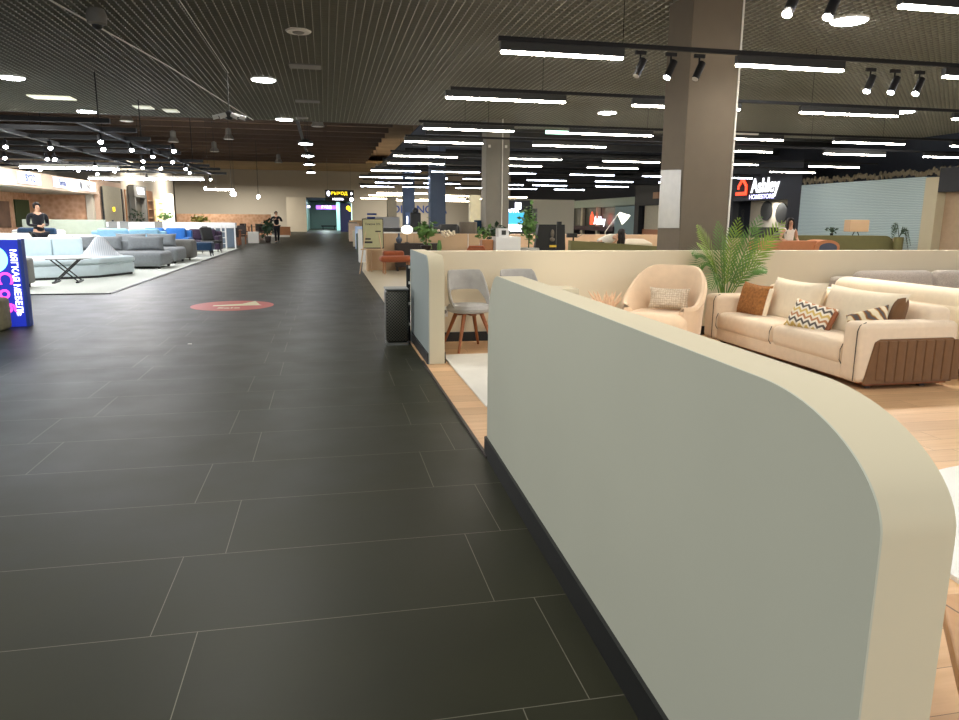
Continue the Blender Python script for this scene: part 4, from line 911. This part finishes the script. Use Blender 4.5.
t = thing('storefront', 'cream doorway bay under a dark header between the mint shop and the broad column', 'shop front', (18, 0, 0)); M().box(0.3, 34.5, 0, .5, 40.2, 2.3).build('back_panel', mat('ivory_panel', (222, 212, 182), .7), t); M().box(0, 31, 2.25, .5, 41, 3.4).box(0, 40.4, 0, .3, 41, 2.3).build('header', M_black2, t); M().box(.2, 34.5, .6, .32, 40.2, .9).build('dado', M_terracotta, t); M().box(-.03, 34.6, 2.6, 0, 38.5, 2.95).build('sign_board', M_oak, t); text('КУХНИ', .3, (-.04, 36.6, 2.78), SIDE_R, M_darkwood, t)

# far middle: things around the blue columns
text_o = thing('wall_sign', 'large blue letters on the tan far wall behind the blue columns', 'sign', (9.9, 78.9, 2.35)); text('DIVANOVA', 1.15, (0, 0, 0), FRONT, M_letter_blue, text_o, ext=.04, sx=1.0)
t = thing('shop_kiosk', 'dark kiosk with a turquoise screen and white sign right of the grey column', 'kiosk', (7.6, 30, 0)); M().box(-.75, 0, 0, .95, .4, 2.2).build('body', M_black2, t); M().box(-.55, -.03, 1.2, .6, 0, 1.72).build('screen', emit('screen_teal', (60, 160, 200), 1.2), t); text('APPA', .22, (.1, -.04, 1.75), FRONT, M_letter_white, t); M().box(.2, -.04, 1.82, .45, 0, 2.1).build('emblem', M_letter_white, t); M().box(-.55, -.05, .9, .5, -.02, 1.2).build('caption_strip', M_signwhite, t)
struct(M().box(8.3, 36, 0, 12.5, 36.2, 2.4).build('wall_mid', M_cream))
t = thing('grey_door_panel', 'grey door-like panel on the cream wall behind the indoor tree', 'panel', (10.0, 35.9, 0)); M().box(-.5, 0, 0, .5, .08, 1.95).build('leaf', M_grey, t)
stand('long_counter', 'long white counter behind the wooden partition, left of the blue columns', (2.2, 24.0, 0), 2.4, .6, 1.05, M_whitegloss, 'counter')
t = M().box(-.7, -.3, 1.0, .7, .3, 1.12, .02).build('mattress', M_darkgrey); t.location = (2.4, 22.6, 0); tag(t, 'dark flat cushion pile top just above the wooden partition', 'bedding')
sofa('sofa', 'dark charcoal sofa behind the wooden partition right of the blue column', (4.1, 22.5, 0), 0, 1.8, .8, 1.24, .7, (M_darkgrey, M_darkgrey), 2)
stand('tall_white_box', 'white upright light box left of the grey column', (4.95, 24.5, 0), .35, .3, 2.2, mat('lit_cream', (236, 226, 190), .5), 'display')
stand('navy_stand', 'slim navy stand at the foot of the grey column', (4.28, 20.7, .01), .18, .2, 1.36, M_navy, 'display')
t = thing('mannequin_stand', 'black tall stand between the two blue columns', 'display', (3.65, 30.5, 0)); M().box(-.22, -.1, 0, .22, .1, 1.65, .05).build('body', M_black, t); M().ell((0, 0, 1.72), (.12, .12, .14)).build('top', M_black, t, True)
stand('white_stand', 'white slim stand in front of the black tall stand', (3.62, 29.5, 0), .14, .14, 1.0, M_whitegloss)
bush('flower_bush', 'pinkish flower arrangement at the foot of the grey column', (5.1, 23.5, 0), .5, .35, 1.05, 90, .12, mat('blush_petals', (216, 190, 176), .8), M_white, 'flowers')
# pieces along the right side of the far aisle
for i, (x, y, sx, h, c, lab, cat) in enumerate([(1.5, 33, .5, 1.05, mat('pale_blue_panel', (178, 202, 232), .4), 'pale blue upright banner beside the easel', 'banner'), (1.35, 30, .35, .8, M_leafdark, 'dark green upright hedge box by the aisle', 'planter'), (1.5, 36, .5, .8, M_cream, 'cream low chair back by the aisle before the hedge box', 'chair'),
     (1.6, 44, .6, 1.1, M_beige_velvet, 'peach box unit beside the far aisle', 'cabinet'), (1.7, 49, .6, 1.15, M_grey, 'grey box unit beside the far aisle', 'cabinet'), (2.3, 56, 1.2, 1.25, M_lightwood, 'light wooden unit near the end of the aisle', 'cabinet')]):
    t = thing(['banner', 'planter', 'chair', 'cabinet', 'cabinet', 'cabinet'][i], lab, cat, (x, y, 0)); M().box(-sx / 2, -.12, 0.04, sx / 2, .12, h, .03).build('body', c, t); M().box(-sx / 2 + .03, -.1, 0, sx / 2 - .03, .1, .04).build('plinth', M_darkgrey, t)
t = thing('display_stand', 'white counter wall with a dark blue sign standing by the far aisle', 'display', (3.4, 47, 0)); M().box(-.9, 0, 0, 1.2, .2, 1.5).build('wall', M_white, t); M().box(-.85, -.05, 1.0, -.35, 0, 1.5).box(-.85, -.05, 1.6, -.25, 0, 1.72).build('sign_plate', M_letter_blue, t)
t = thing('hanging_sign', 'black hanging direction sign with yellow and white lettering before the corridor', 'sign', (1.1, 60, 2.75)); M().box(-1.1, 0, .3, 1.15, .15, .85).box(-1.1, 0, -.05, 1.15, .15, .28).build('board', M_black, t); text('ВЫХОД', .34, (0, -.02, .57), FRONT, M_letter_yellow, t); text('МЕБЕЛЬ', .22, (-.1, -.02, .12), FRONT, M_letter_white, t, name='lettering_lower'); M().ell((.95, -.02, .12), (.16, .02, .16)).ell((-.85, -.02, .57), (.13, .02, .2)).ell((.95, -.02, .57), (.08, .02, .1)).build('pictogram', M_letter_white, t)
for x in (-.9, .9): M().cyl((x, .07, .85), (x, .07, 4.1), .01, n=6).build('hanger', M_grey, t)
t = thing('corridor_sign', 'purple glowing sign over the corridor', 'sign', (0.1, 88, 2.6)); M().box(-1.2, 0, -.2, 1.4, .1, .25).build('panel', M_purpleglow, t); text('ВХОД', .4, (0, -.02, .03), FRONT, M_letter_white, t, ext=.01)
t = thing('portal_sign', 'blue upright sign with a yellow flower emblem right of the corridor', 'sign', (2.1, 78.0, 0)); M().box(-.65, 0, 0, .55, .12, 2.9).build('panel', mat('navy_board', (36, 44, 92), .4), t); M().ell((.2, -.03, 2.45), (.22, .03, .22)).ell((.35, -.03, 2.25), (.16, .03, .16)).build('emblem', M_letter_yellow, t)
M().box(.5, -.04, 0, .58, 0, 2.9).build('edge_light', emit('edge_green', (190, 240, 220), 1.2), t)
bush('potted_plant', 'far leafy plant just left of the walking person', (-3.3, 43.5, 0), .55, 1.0, .35, 90, .28, M_leafdark, M_darkwood, potr=.2)
t = thing('corridor_bench', 'dark bench far down the corridor', 'bench', (.3, 92, 0)); M().box(-.9, 0, .35, .9, .4, .5).build('seat', M_black, t)
for x in (-.7, .7): M().box(x - .05, .05, 0, x + .05, .35, .35).build('leg', M_black, t)
tag(M().box(1.2, 86, 0, 1.6, 86.3, 3.2).build('lit_post', emit('cyan_glow', (170, 220, 216), .5)), 'pale cyan glowing post inside the corridor', 'post')
tag(M().box(-2.0, 84, 2.5, -1.7, 84.1, 2.75).build('corridor_lamp', emit('violet_lamp', (220, 190, 255), 3)), 'small violet light high on the corridor left side', 'light')

# ------------------------------------------------------------------ left showroom
# blue light box
t = thing('light_box_sign', 'tall glowing blue light box with pink and white lettering at the left edge', 'sign', (-3.80, 10.25, 0), 4)
M().box(-.85, -.06, .0, .0, .06, 1.10, .005).build('panel', M_signblue, t)
M().box(-.02, -.065, 0, .02, .07, 1.11).build('edge_frame', mat('blue_frame', (40, 66, 150), .4), t)
text('МЯГКАЯ МЕБЕЛЬ', .10, (-.085, -.066, .56), (R(90), R(90), 0), M_signwhite, t)
q = M().lathe([(.17, 0), (.17, .01)], n=28).build('disc', M_signcyan, t); q.rotation_euler = (R(90), 0, 0); q.location = (-.32, -.06, .86)
for ch, z in (('C', .62), ('o', .42), ('б', .24)): text(ch, .24, (-.21, -.066, z), (R(90), R(90), 0), M_signpink, t, name='pink_letter')
t = thing('stone_block', 'olive-grey rounded block standing before the light box at the left edge', 'block', (-4.15, 9.9, 0)); M().box(-.25, -.15, 0, .23, .15, .40, .05, 4).build('body', mat('olive_stone', (120, 114, 88), .8, 0, .3, 20), t, True)

# pale blue corner sofa
t = thing('corner_sofa', 'pale blue tufted corner sofa with a striped throw', 'sofa', (0, 0, .015))
fp = [(-9.4, 16.2), (-6.3, 17.25), (-5.1, 18.0), (-4.62, 19.2), (-5.7, 20.3), (-9.8, 18.6)]
def inset(p, k, c=(-6.6, 18.3)): return [(x + (c[0] - x) * k, y + (c[1] - y) * k) for x, y in p]
M().prism(inset(fp, .012), 2, .05, .30).build('base', M_paleblue, t, True, .03); M().prism(fp, 2, .305, .44).build('seat', M_paleblue, t, True, .05); M().prism(inset(fp, .04), 2, .0, .05).build('plinth', M_black, t)
A = Vector((-9.6, 18.2, 0)); B = Vector((-5.95, 19.75, 0)); d = (B - A).normalized(); ang = math.atan2(d.y, d.x); L_ = (B - A).length
n = 6
for k in range(n):
    c = A + d * (L_ * (k + .5) / n); M().box(c.x - L_ / n / 2 + .005, c.y - .14, .40, c.x + L_ / n / 2 - .005, c.y + .14, .87, .05, rot=Euler((0, 0, ang))).build('back_cushion', M_paleblue, t, True)
for x, y in ((-4.8, 19.0), (-6.2, 17.5)): M().cyl((x, y, 0), (x, y, .06), .04).build('leg', M_black, t)
t = thing('throw_blanket', 'striped grey-white throw draped over the pale blue corner sofa', 'blanket', (-5.42, 19.3, .45), 24)
M().lathe([(.50, 0.01), (.40, .05), (.26, .22), (.15, .38), (.08, .46)], n=20, sx=1.0, sy=.45).build('cloth', M_throw, t, True)
sofa('sofa', 'grey sofa with a square arm cut by the light box at the left', (-7.1, 15.35, .015), 5, 2.9, .8, .62, .40, (M_greysofa2, M_greysofa2), 2, .3, .58, None, (1, 1), False)
# folding table
t = thing('folding_table', 'folding table with a pale top and black crossed legs on the pale floor', 'table', (-5.42, 16.85, .015), 8)
M().lathe([(.50, .50), (.52, .515), (.50, .53)], n=36, sy=.7).build('tabletop', mat('pale_top', (206, 208, 206), .4), t); M().box(-.35, -.2, .485, .35, -.17, .50).box(-.35, .17, .485, .35, .2, .50).build('under_rail', M_black, t)
for y in (-.2, .2):
    M().cyl((-.26, y, .49), (.22, y, .03), .014, n=8).build('leg', M_black, t); M().cyl((.26, y, .49), (-.22, y, .03), .014, n=8).build('leg', M_black, t)
for x in (-.22, .22): M().box(x - .03, -.32, 0, x + .03, .32, .03).build('foot_bar', M_black, t)
# grey sofas
def chaise(label, loc, W, D, m1, m2, pil, h=.44, rz=0):
    t = thing('sofa', label, 'sofa', loc, rz)
    M().box(-W / 2, -D / 2, .06, W / 2, D / 2, h, .11, 4).build('chaise', m1, t, True); M().box(-W / 2, D / 2 - .1, .06, W / 2 - .9, D / 2 + .12, .72, .07).build('backrest', m1, t, True)
    for x in (-W / 2 + .15, W / 2 - .12):
        for y in (-D / 2 + .15, D / 2 - .15): M().cyl((x, y, 0), (x, y, .1), .035).build('leg', M_black, t)
    for x, w in pil: M().pillow((x, D / 2 - .16, h + .2), w, .42, .24, Euler((R(-12), 0, 0))).build('back_cushion', m2, t, True)
    return t
chaise('grey sofa with a long chaise and two loose pillows behind the pale blue sofa', (-5.65, 21.6, .015), 2.6, 1.5, M_greysofa, M_greysofa, [(-.35, .72), (.62, 1.0), (-1.0, .6)])
chaise('grey sofa with a broad square arm, behind the chaise', (-5.5, 24.0, .015), 2.2, 1.5, M_greysofa, M_greysofa, [(-.5, .9), (.4, .9)], .46)
t = thing('sofa_arm_block', 'warm grey upholstered block at the aisle side of the grey sofas', 'ottoman', (-4.75, 25.35, .015)); M().box(-.75, -.40, .06, .5, .45, .66, .1, 4).build('body', M_greysofa2, t, True)
for x in (-.6, .38): M().cyl((x, -.35, 0), (x, -.35, .1), .035).build('leg', M_black, t)
for i, (x, y, w, m1, lab) in enumerate([(-6.6, 26.6, 2.4, M_skyblue, 'pale sky blue sofa behind the grey sofas'), (-5.9, 28.9, 1.9, M_bluesofa, 'bright blue sofa behind the grey sofas'), (-5.0, 31.6, 1.5, M_purple, 'dark plum sofa right of the bright blue sofa'), (-9.6, 28.5, 2.6, M_skyblue, 'pale sky blue sofa farther left behind the corner sofa'), (-9.2, 31.5, 2.0, M_greysofa, 'grey sofa farthest back on the left of the pale showroom floor')]):
    sofa('sofa', lab, (x, y, .015), 0, w, .95, .98 if m1 is not M_purple else .9, .46, (m1, m1), 2)
t = thing('ottoman', 'navy blue ottoman on black legs near the aisle', 'ottoman', (-4.45, 27.8, .015)); M().box(-.42, -.35, .2, .42, .35, .50, .06).build('seat', M_navy, t, True)
for x in (-.33, .33):
    for y in (-.25, .25): M().cyl((x * 1.1, y, 0), (x, y, .22), .02, .03).build('leg', M_black, t)
def shell_chair(label, loc, rz, m_seat, name='chair'):
    t = thing('armchair', label, 'armchair', loc, rz); M().box(-.3, -.28, .38, .3, .28, .5, .05).build('seat', m_seat, t, True); M().box(-.28, .2, .48, .28, .3, 1.0, .05, rot=Euler((R(-14), 0, 0))).build('backrest', m_seat, t, True)
    for x in (-.22, .22):
        for y in (-.2, .2): M().cyl((x * 1.2, y * 1.2, 0), (x, y, .4), .014).build('leg', M_black, t)
    return t
shell_chair('dark grey winged armchair behind the navy ottoman', (-4.4, 30.0, .015), 50, M_darkgrey)
shell_chair('dark grey winged armchair left of the white shelf rack', (-5.5, 33.8, .015), -60, M_darkgrey)
t = thing('shelf_rack', 'white slatted rack beside the blue-grey cabinet', 'rack', (-4.45, 33.2, .015))
for x in (-.25, .0, .18): M().box(x - .03, -.03, 0, x + .03, .03, 1.12).build('post', M_whitegloss, t)
for z in (.25, .5, .75, 1.0): M().box(-.25, -.02, z, .2, .02, z + .03).build('rung', M_whitegloss, t)
t = thing('cabinet', 'blue-grey cabinet with a white frame and top at the end of the pale floor', 'cabinet', (-4.55, 34.6, .015)); M().box(-.5, -.25, .05, .5, .3, .9).build('body', M_steelblue, t); M().box(-.56, -.3, .92, .56, .32, 1.14).box(.5, -.3, 0, .56, -.24, .92).box(-.56, -.3, 0, -.5, -.24, .92).build('frame', M_whitegloss, t)
for k in range(3): M().box(-.48 + k * .325, -.262, .08, -.17 + k * .325, -.25, .88).build('door', M_steelblue, t)
for k in (-.16, .16): M().box(k - .005, -.268, .1, k + .005, -.26, .86).build('handle', M_black, t)
# beds / things near the standing person
t = thing('bed', 'cream bedspread mound left of the standing person', 'bed', (-9.6, 22.2, .015)); M().box(-1.6, -.8, .1, 1.6, .8, .72, .15, 5).build('mattress', M_sofa_light, t, True); M().box(-1.6, .8, 0, 1.6, .9, .9).build('headboard', M_white, t)
t = thing('bed', 'cream covered bed right of the standing person', 'bed', (-8.1, 24.1, .015), -4); M().box(-1.3, -.6, .1, 1.3, .6, .82, .18, 5).build('mattress', M_sofa_light, t, True); M().box(-1.2, -.5, 0, 1.2, .5, .12).build('base', M_white, t)
cushion('orange cushion at the left edge behind the blue light box', (-9.1, 19.4, .80), (R(-30), 0, 0), .9, .4, .3, fabric('orange_cloth', (238, 146, 104)))
cushion('pointed pale cushion left of the standing person', (-9.35, 22.0, 1.08), (R(-10), R(40), 0), .5, .5, .2, M_white)
sofa('sofa', 'black sofa behind the standing person', (-11.6, 26.0, .015), 0, 2.2, .9, 1.15, .6, (M_clothblack, M_clothblack), 2)
sofa('sofa', 'dark teal sofa at the left edge behind the cream bed', (-12.6, 23.6, .015), 0, 1.4, .9, 1.0, .5, (fabric('teal_cloth', (40, 112, 150)), M_bluesofa), 1)
t = M().box(-10.2, 27.8, 0, -7.6, 28.0, 1.28).build('low_wall', mat('grey_green_board', (170, 176, 156), .8)); tag(t, 'grey-green low partition right of the standing person', 'divider wall')
sofa('sofa', 'white sofa with a navy pillow before the grey-green partition', (-9.4, 26.6, .015), 0, 1.6, .8, 1.0, .5, (M_white, M_navy), 2)
stand('long_counter', 'long white counter running behind the blue sofas', (-7.2, 36.9, 0), 5.6, .5, 1.15, M_whitegloss, 'counter')
for i, (x, y) in enumerate(((-7.9, 30.0), (-7.5, 30.0), (-6.6, 31.5))):
    t = thing('post_stand', ['black upright frame stand left of the blue sofas', 'black upright frame stand, second left of the blue sofas', 'slim black frame stand behind the pale sky blue sofa'][i], 'stand', (x, y, .015)); M().box(-.03, -.03, 0, .03, .03, 1.25).build('post', M_black, t); M().box(-.15, -.05, .9, .15, -.03, 1.2).build('panel', M_grey, t)
bush('potted_plant', 'green plants on the white counter behind the blue sofas', (-7.4, 36.9, 1.16), .45, .3, .1, 110, .14, M_leaf2, M_white, potr=.12)
bush('potted_plant', 'yellowish bushy plant near the blue-grey cabinet, further back', (-6.6, 41.5, 0), .5, .6, .95, 90, .2, mat('yellow_leaf', (150, 146, 60), .6), M_oak, potr=.2)
bush('flower_bush', 'leafy twigs in a dark vase before the grey shop portal', (-9.6, 41.0, 0), .4, .9, .9, 70, .14, M_leafdark, M_black, 'flowers')
# far dining displays left of the aisle
def mini_chair(label, loc, rz, m, group):
    t = thing('dining_chair', label, 'chair', loc, rz, group); M().box(-.22, -.22, .42, .22, .22, .48, .02).build('seat', m, t); M().box(-.22, .18, .5, .22, .23, .98, .02).build('backrest', m, t)
    for x in (-.19, .19):
        for y in (-.19, .19): M().cyl((x, y, 0), (x, y, .44), .02, n=6).build('leg', M_walnut, t)
    return t
c0 = mini_chair('dark brown dining chair in the far display left of the aisle', (-4.55, 38.2, 0), 200, M_darkwood, 'far dining chairs left of the aisle')
for x, y, rz in ((-5.3, 38.4, 160), (-4.4, 40.4, 0), (-5.2, 40.5, 10), (-4.2, 46, 90), (-5.1, 47, -80), (-4.0, 49, 30), (-6.4, 43.5, 180), (-6.9, 45, 0), (-4.5, 52, 180), (-5.6, 53, 20)): dup(c0, (x, y, 0), rz)
def mini_table(label, loc, m, w=1.2):
    t = thing('dining_table', label, 'table', loc); M().box(-w / 2, -.4, .72, w / 2, .4, .77, .01).build('tabletop', m, t)
    for x in (-w / 2 + .08, w / 2 - .08):
        for y in (-.32, .32): M().cyl((x, y, 0), (x, y, .72), .03, n=8).build('leg', M_walnut, t)
mini_table('brown dining table nearest behind the blue-grey cabinet', (-4.9, 39.4, 0), M_oak)
mini_table('brown dining table in the middle of the far display left of the aisle', (-6.0, 46.0, 0), M_walnut); mini_table('farthest brown dining table left of the walking person', (-4.9, 54.5, 0), M_oak)
stand('white_cube', 'white box seat among the brown chairs left of the aisle', (-3.98, 42.3, 0), .55, .5, .62, M_white, 'stool')
stand('orange_box', 'orange wooden crate right of the walking person', (-3.2, 60, 0), .8, .5, .7, M_oak, 'crate')
stand('white_mat', 'white low platform right of the walking person', (-3.5, 56, 0), 1.6, 1.2, .12, M_white, 'platform')
t = thing('black_bag', 'small black bag on the floor at the foot of the pale board', 'bag', (-4.1, 70, 0)); M().box(-.25, -.15, 0, .25, .15, .26, .1).build('bag_body', M_black, t, True); M().tube([(-.1, 0, .24), (0, 0, .36), (.1, 0, .24)], .015).build('handle', M_black, t)
# hanging cluster lamps over the dining displays
pc = None
for i, (x, y, z) in enumerate([(-4.7, 41, 2.6), (-5.2, 44, 2.7), (-5.8, 50, 2.9), (-4.0, 47, 2.65), (-7.5, 50, 3.2), (-3.6, 42, 2.5)]):
    if pc is None:
        pc = thing('small_pendant', 'small glowing bulb pendant over the far dining display left of the aisle', 'pendant lamp', group='small pendants over the far dining display'); M().ell((0, 0, 0), (.08, .08, .11), 10).build('bulb', M_down, pc, True); M().cyl((0, 0, .1), (0, 0, 3.0), .008, n=5).build('cord', M_darkgrey, pc); s = pc
    else: s = copy_tree(pc)
    s.location = (x, y, z)
t = thing('led_bar', 'short white LED bar hanging over the far dining display', 'ceiling light', (-4.75, 36, 2.62)); M().box(-.6, -.04, 0, .6, .04, .06).build('diffuser', M_led, t); M().cyl((-.5, 0, .06), (-.5, 0, 4.0), .006, n=5).cyl((.5, 0, .06), (.5, 0, 4.0), .006, n=5).cyl((-.2, 0, .06), (-.2, 0, 4.0), .006, n=5).build('wire', M_darkgrey, t)

# ------------------------------------------------------------------ world, lights, camera
w = bpy.data.worlds.new('world'); S.world = w; w.use_nodes = True
w.node_tree.nodes['Background'].inputs[0].default_value = (.90, .95, 1, 1); w.node_tree.nodes['Background'].inputs[1].default_value = 0.6
def area(name, x, y, z, sx, sy, watt, c=(1, .97, .92)):
    l = bpy.data.lights.new(name, 'AREA'); l.shape = 'RECTANGLE'; l.size = sx; l.size_y = sy; l.energy = watt; l.color = c; o = bpy.data.objects.new(name, l); C.objects.link(o); o.location = (x, y, z); return o
# added fill lamps without fittings, brightening foreground, left showroom, far hall and corridor
for y in (2.4, -.8):
    for x in (1.9, 4.9, 7.9): area('strip_fill', x + .9, y, 3.1, 1.8, .08, 34)
for x, y in ((-1.1, 8), (-1.1, 3), (-1.1, -2), (-6, 8), (-6, 2), (-10, 5), (-10, 12)): disc_light(x, y, 4.04, 70)
for x, y in ((-7.6, 30), (-8.6, 36), (-9, 44), (-9, 52), (6, 58), (-9, 60), (8, 70), (9, 50), (-12, 70), (-15, 74), (-9, 74), (-6, 74), (5.5, 74), (10, 74)): disc_light(x, y, 4.7, 230, 1.0, (1, .95, .86))
for x in (-6.4, -8.0, -9.6):
    for y in (15.4, 19.6, 23.5, 27.4): disc_light(x, y, 3.02, 52, .8, (.93, .96, 1))
disc_light(0, 85, 3.4, 200, .5, (.8, 1, .95)); disc_light(0, 93, 3.4, 120, .5, (.8, 1, .95))

cam = bpy.data.cameras.new('camera'); cam.sensor_width = 36; cam.lens = 36 * 720 / 959; cam.clip_end = 300; cam.clip_start = .05
co = bpy.data.objects.new('camera', cam); C.objects.link(co)
f, cx, cy = 720.0, 479.5, 360.0
Yc = Vector(((326 - cx) / f, -(218 - cy) / f, -1)).normalized(); Xc = Vector(((3955 - cx) / f, -(246 - cy) / f, -1)).normalized(); Xc = (Xc - Yc * Xc.dot(Yc)).normalized(); Zc = Xc.cross(Yc)
co.matrix_world = Matrix.Translation((0, 0, 1.40)) @ Matrix((Xc, Yc, Zc)).to_4x4()
S.camera = co
S.view_settings.view_transform = 'Standard'; S.view_settings.look = 'None'; S.view_settings.gamma = 1; S.view_settings.exposure = 0.5
S.cycles.use_denoising = True; S.cycles.max_bounces = 6; S.cycles.diffuse_bounces = 4
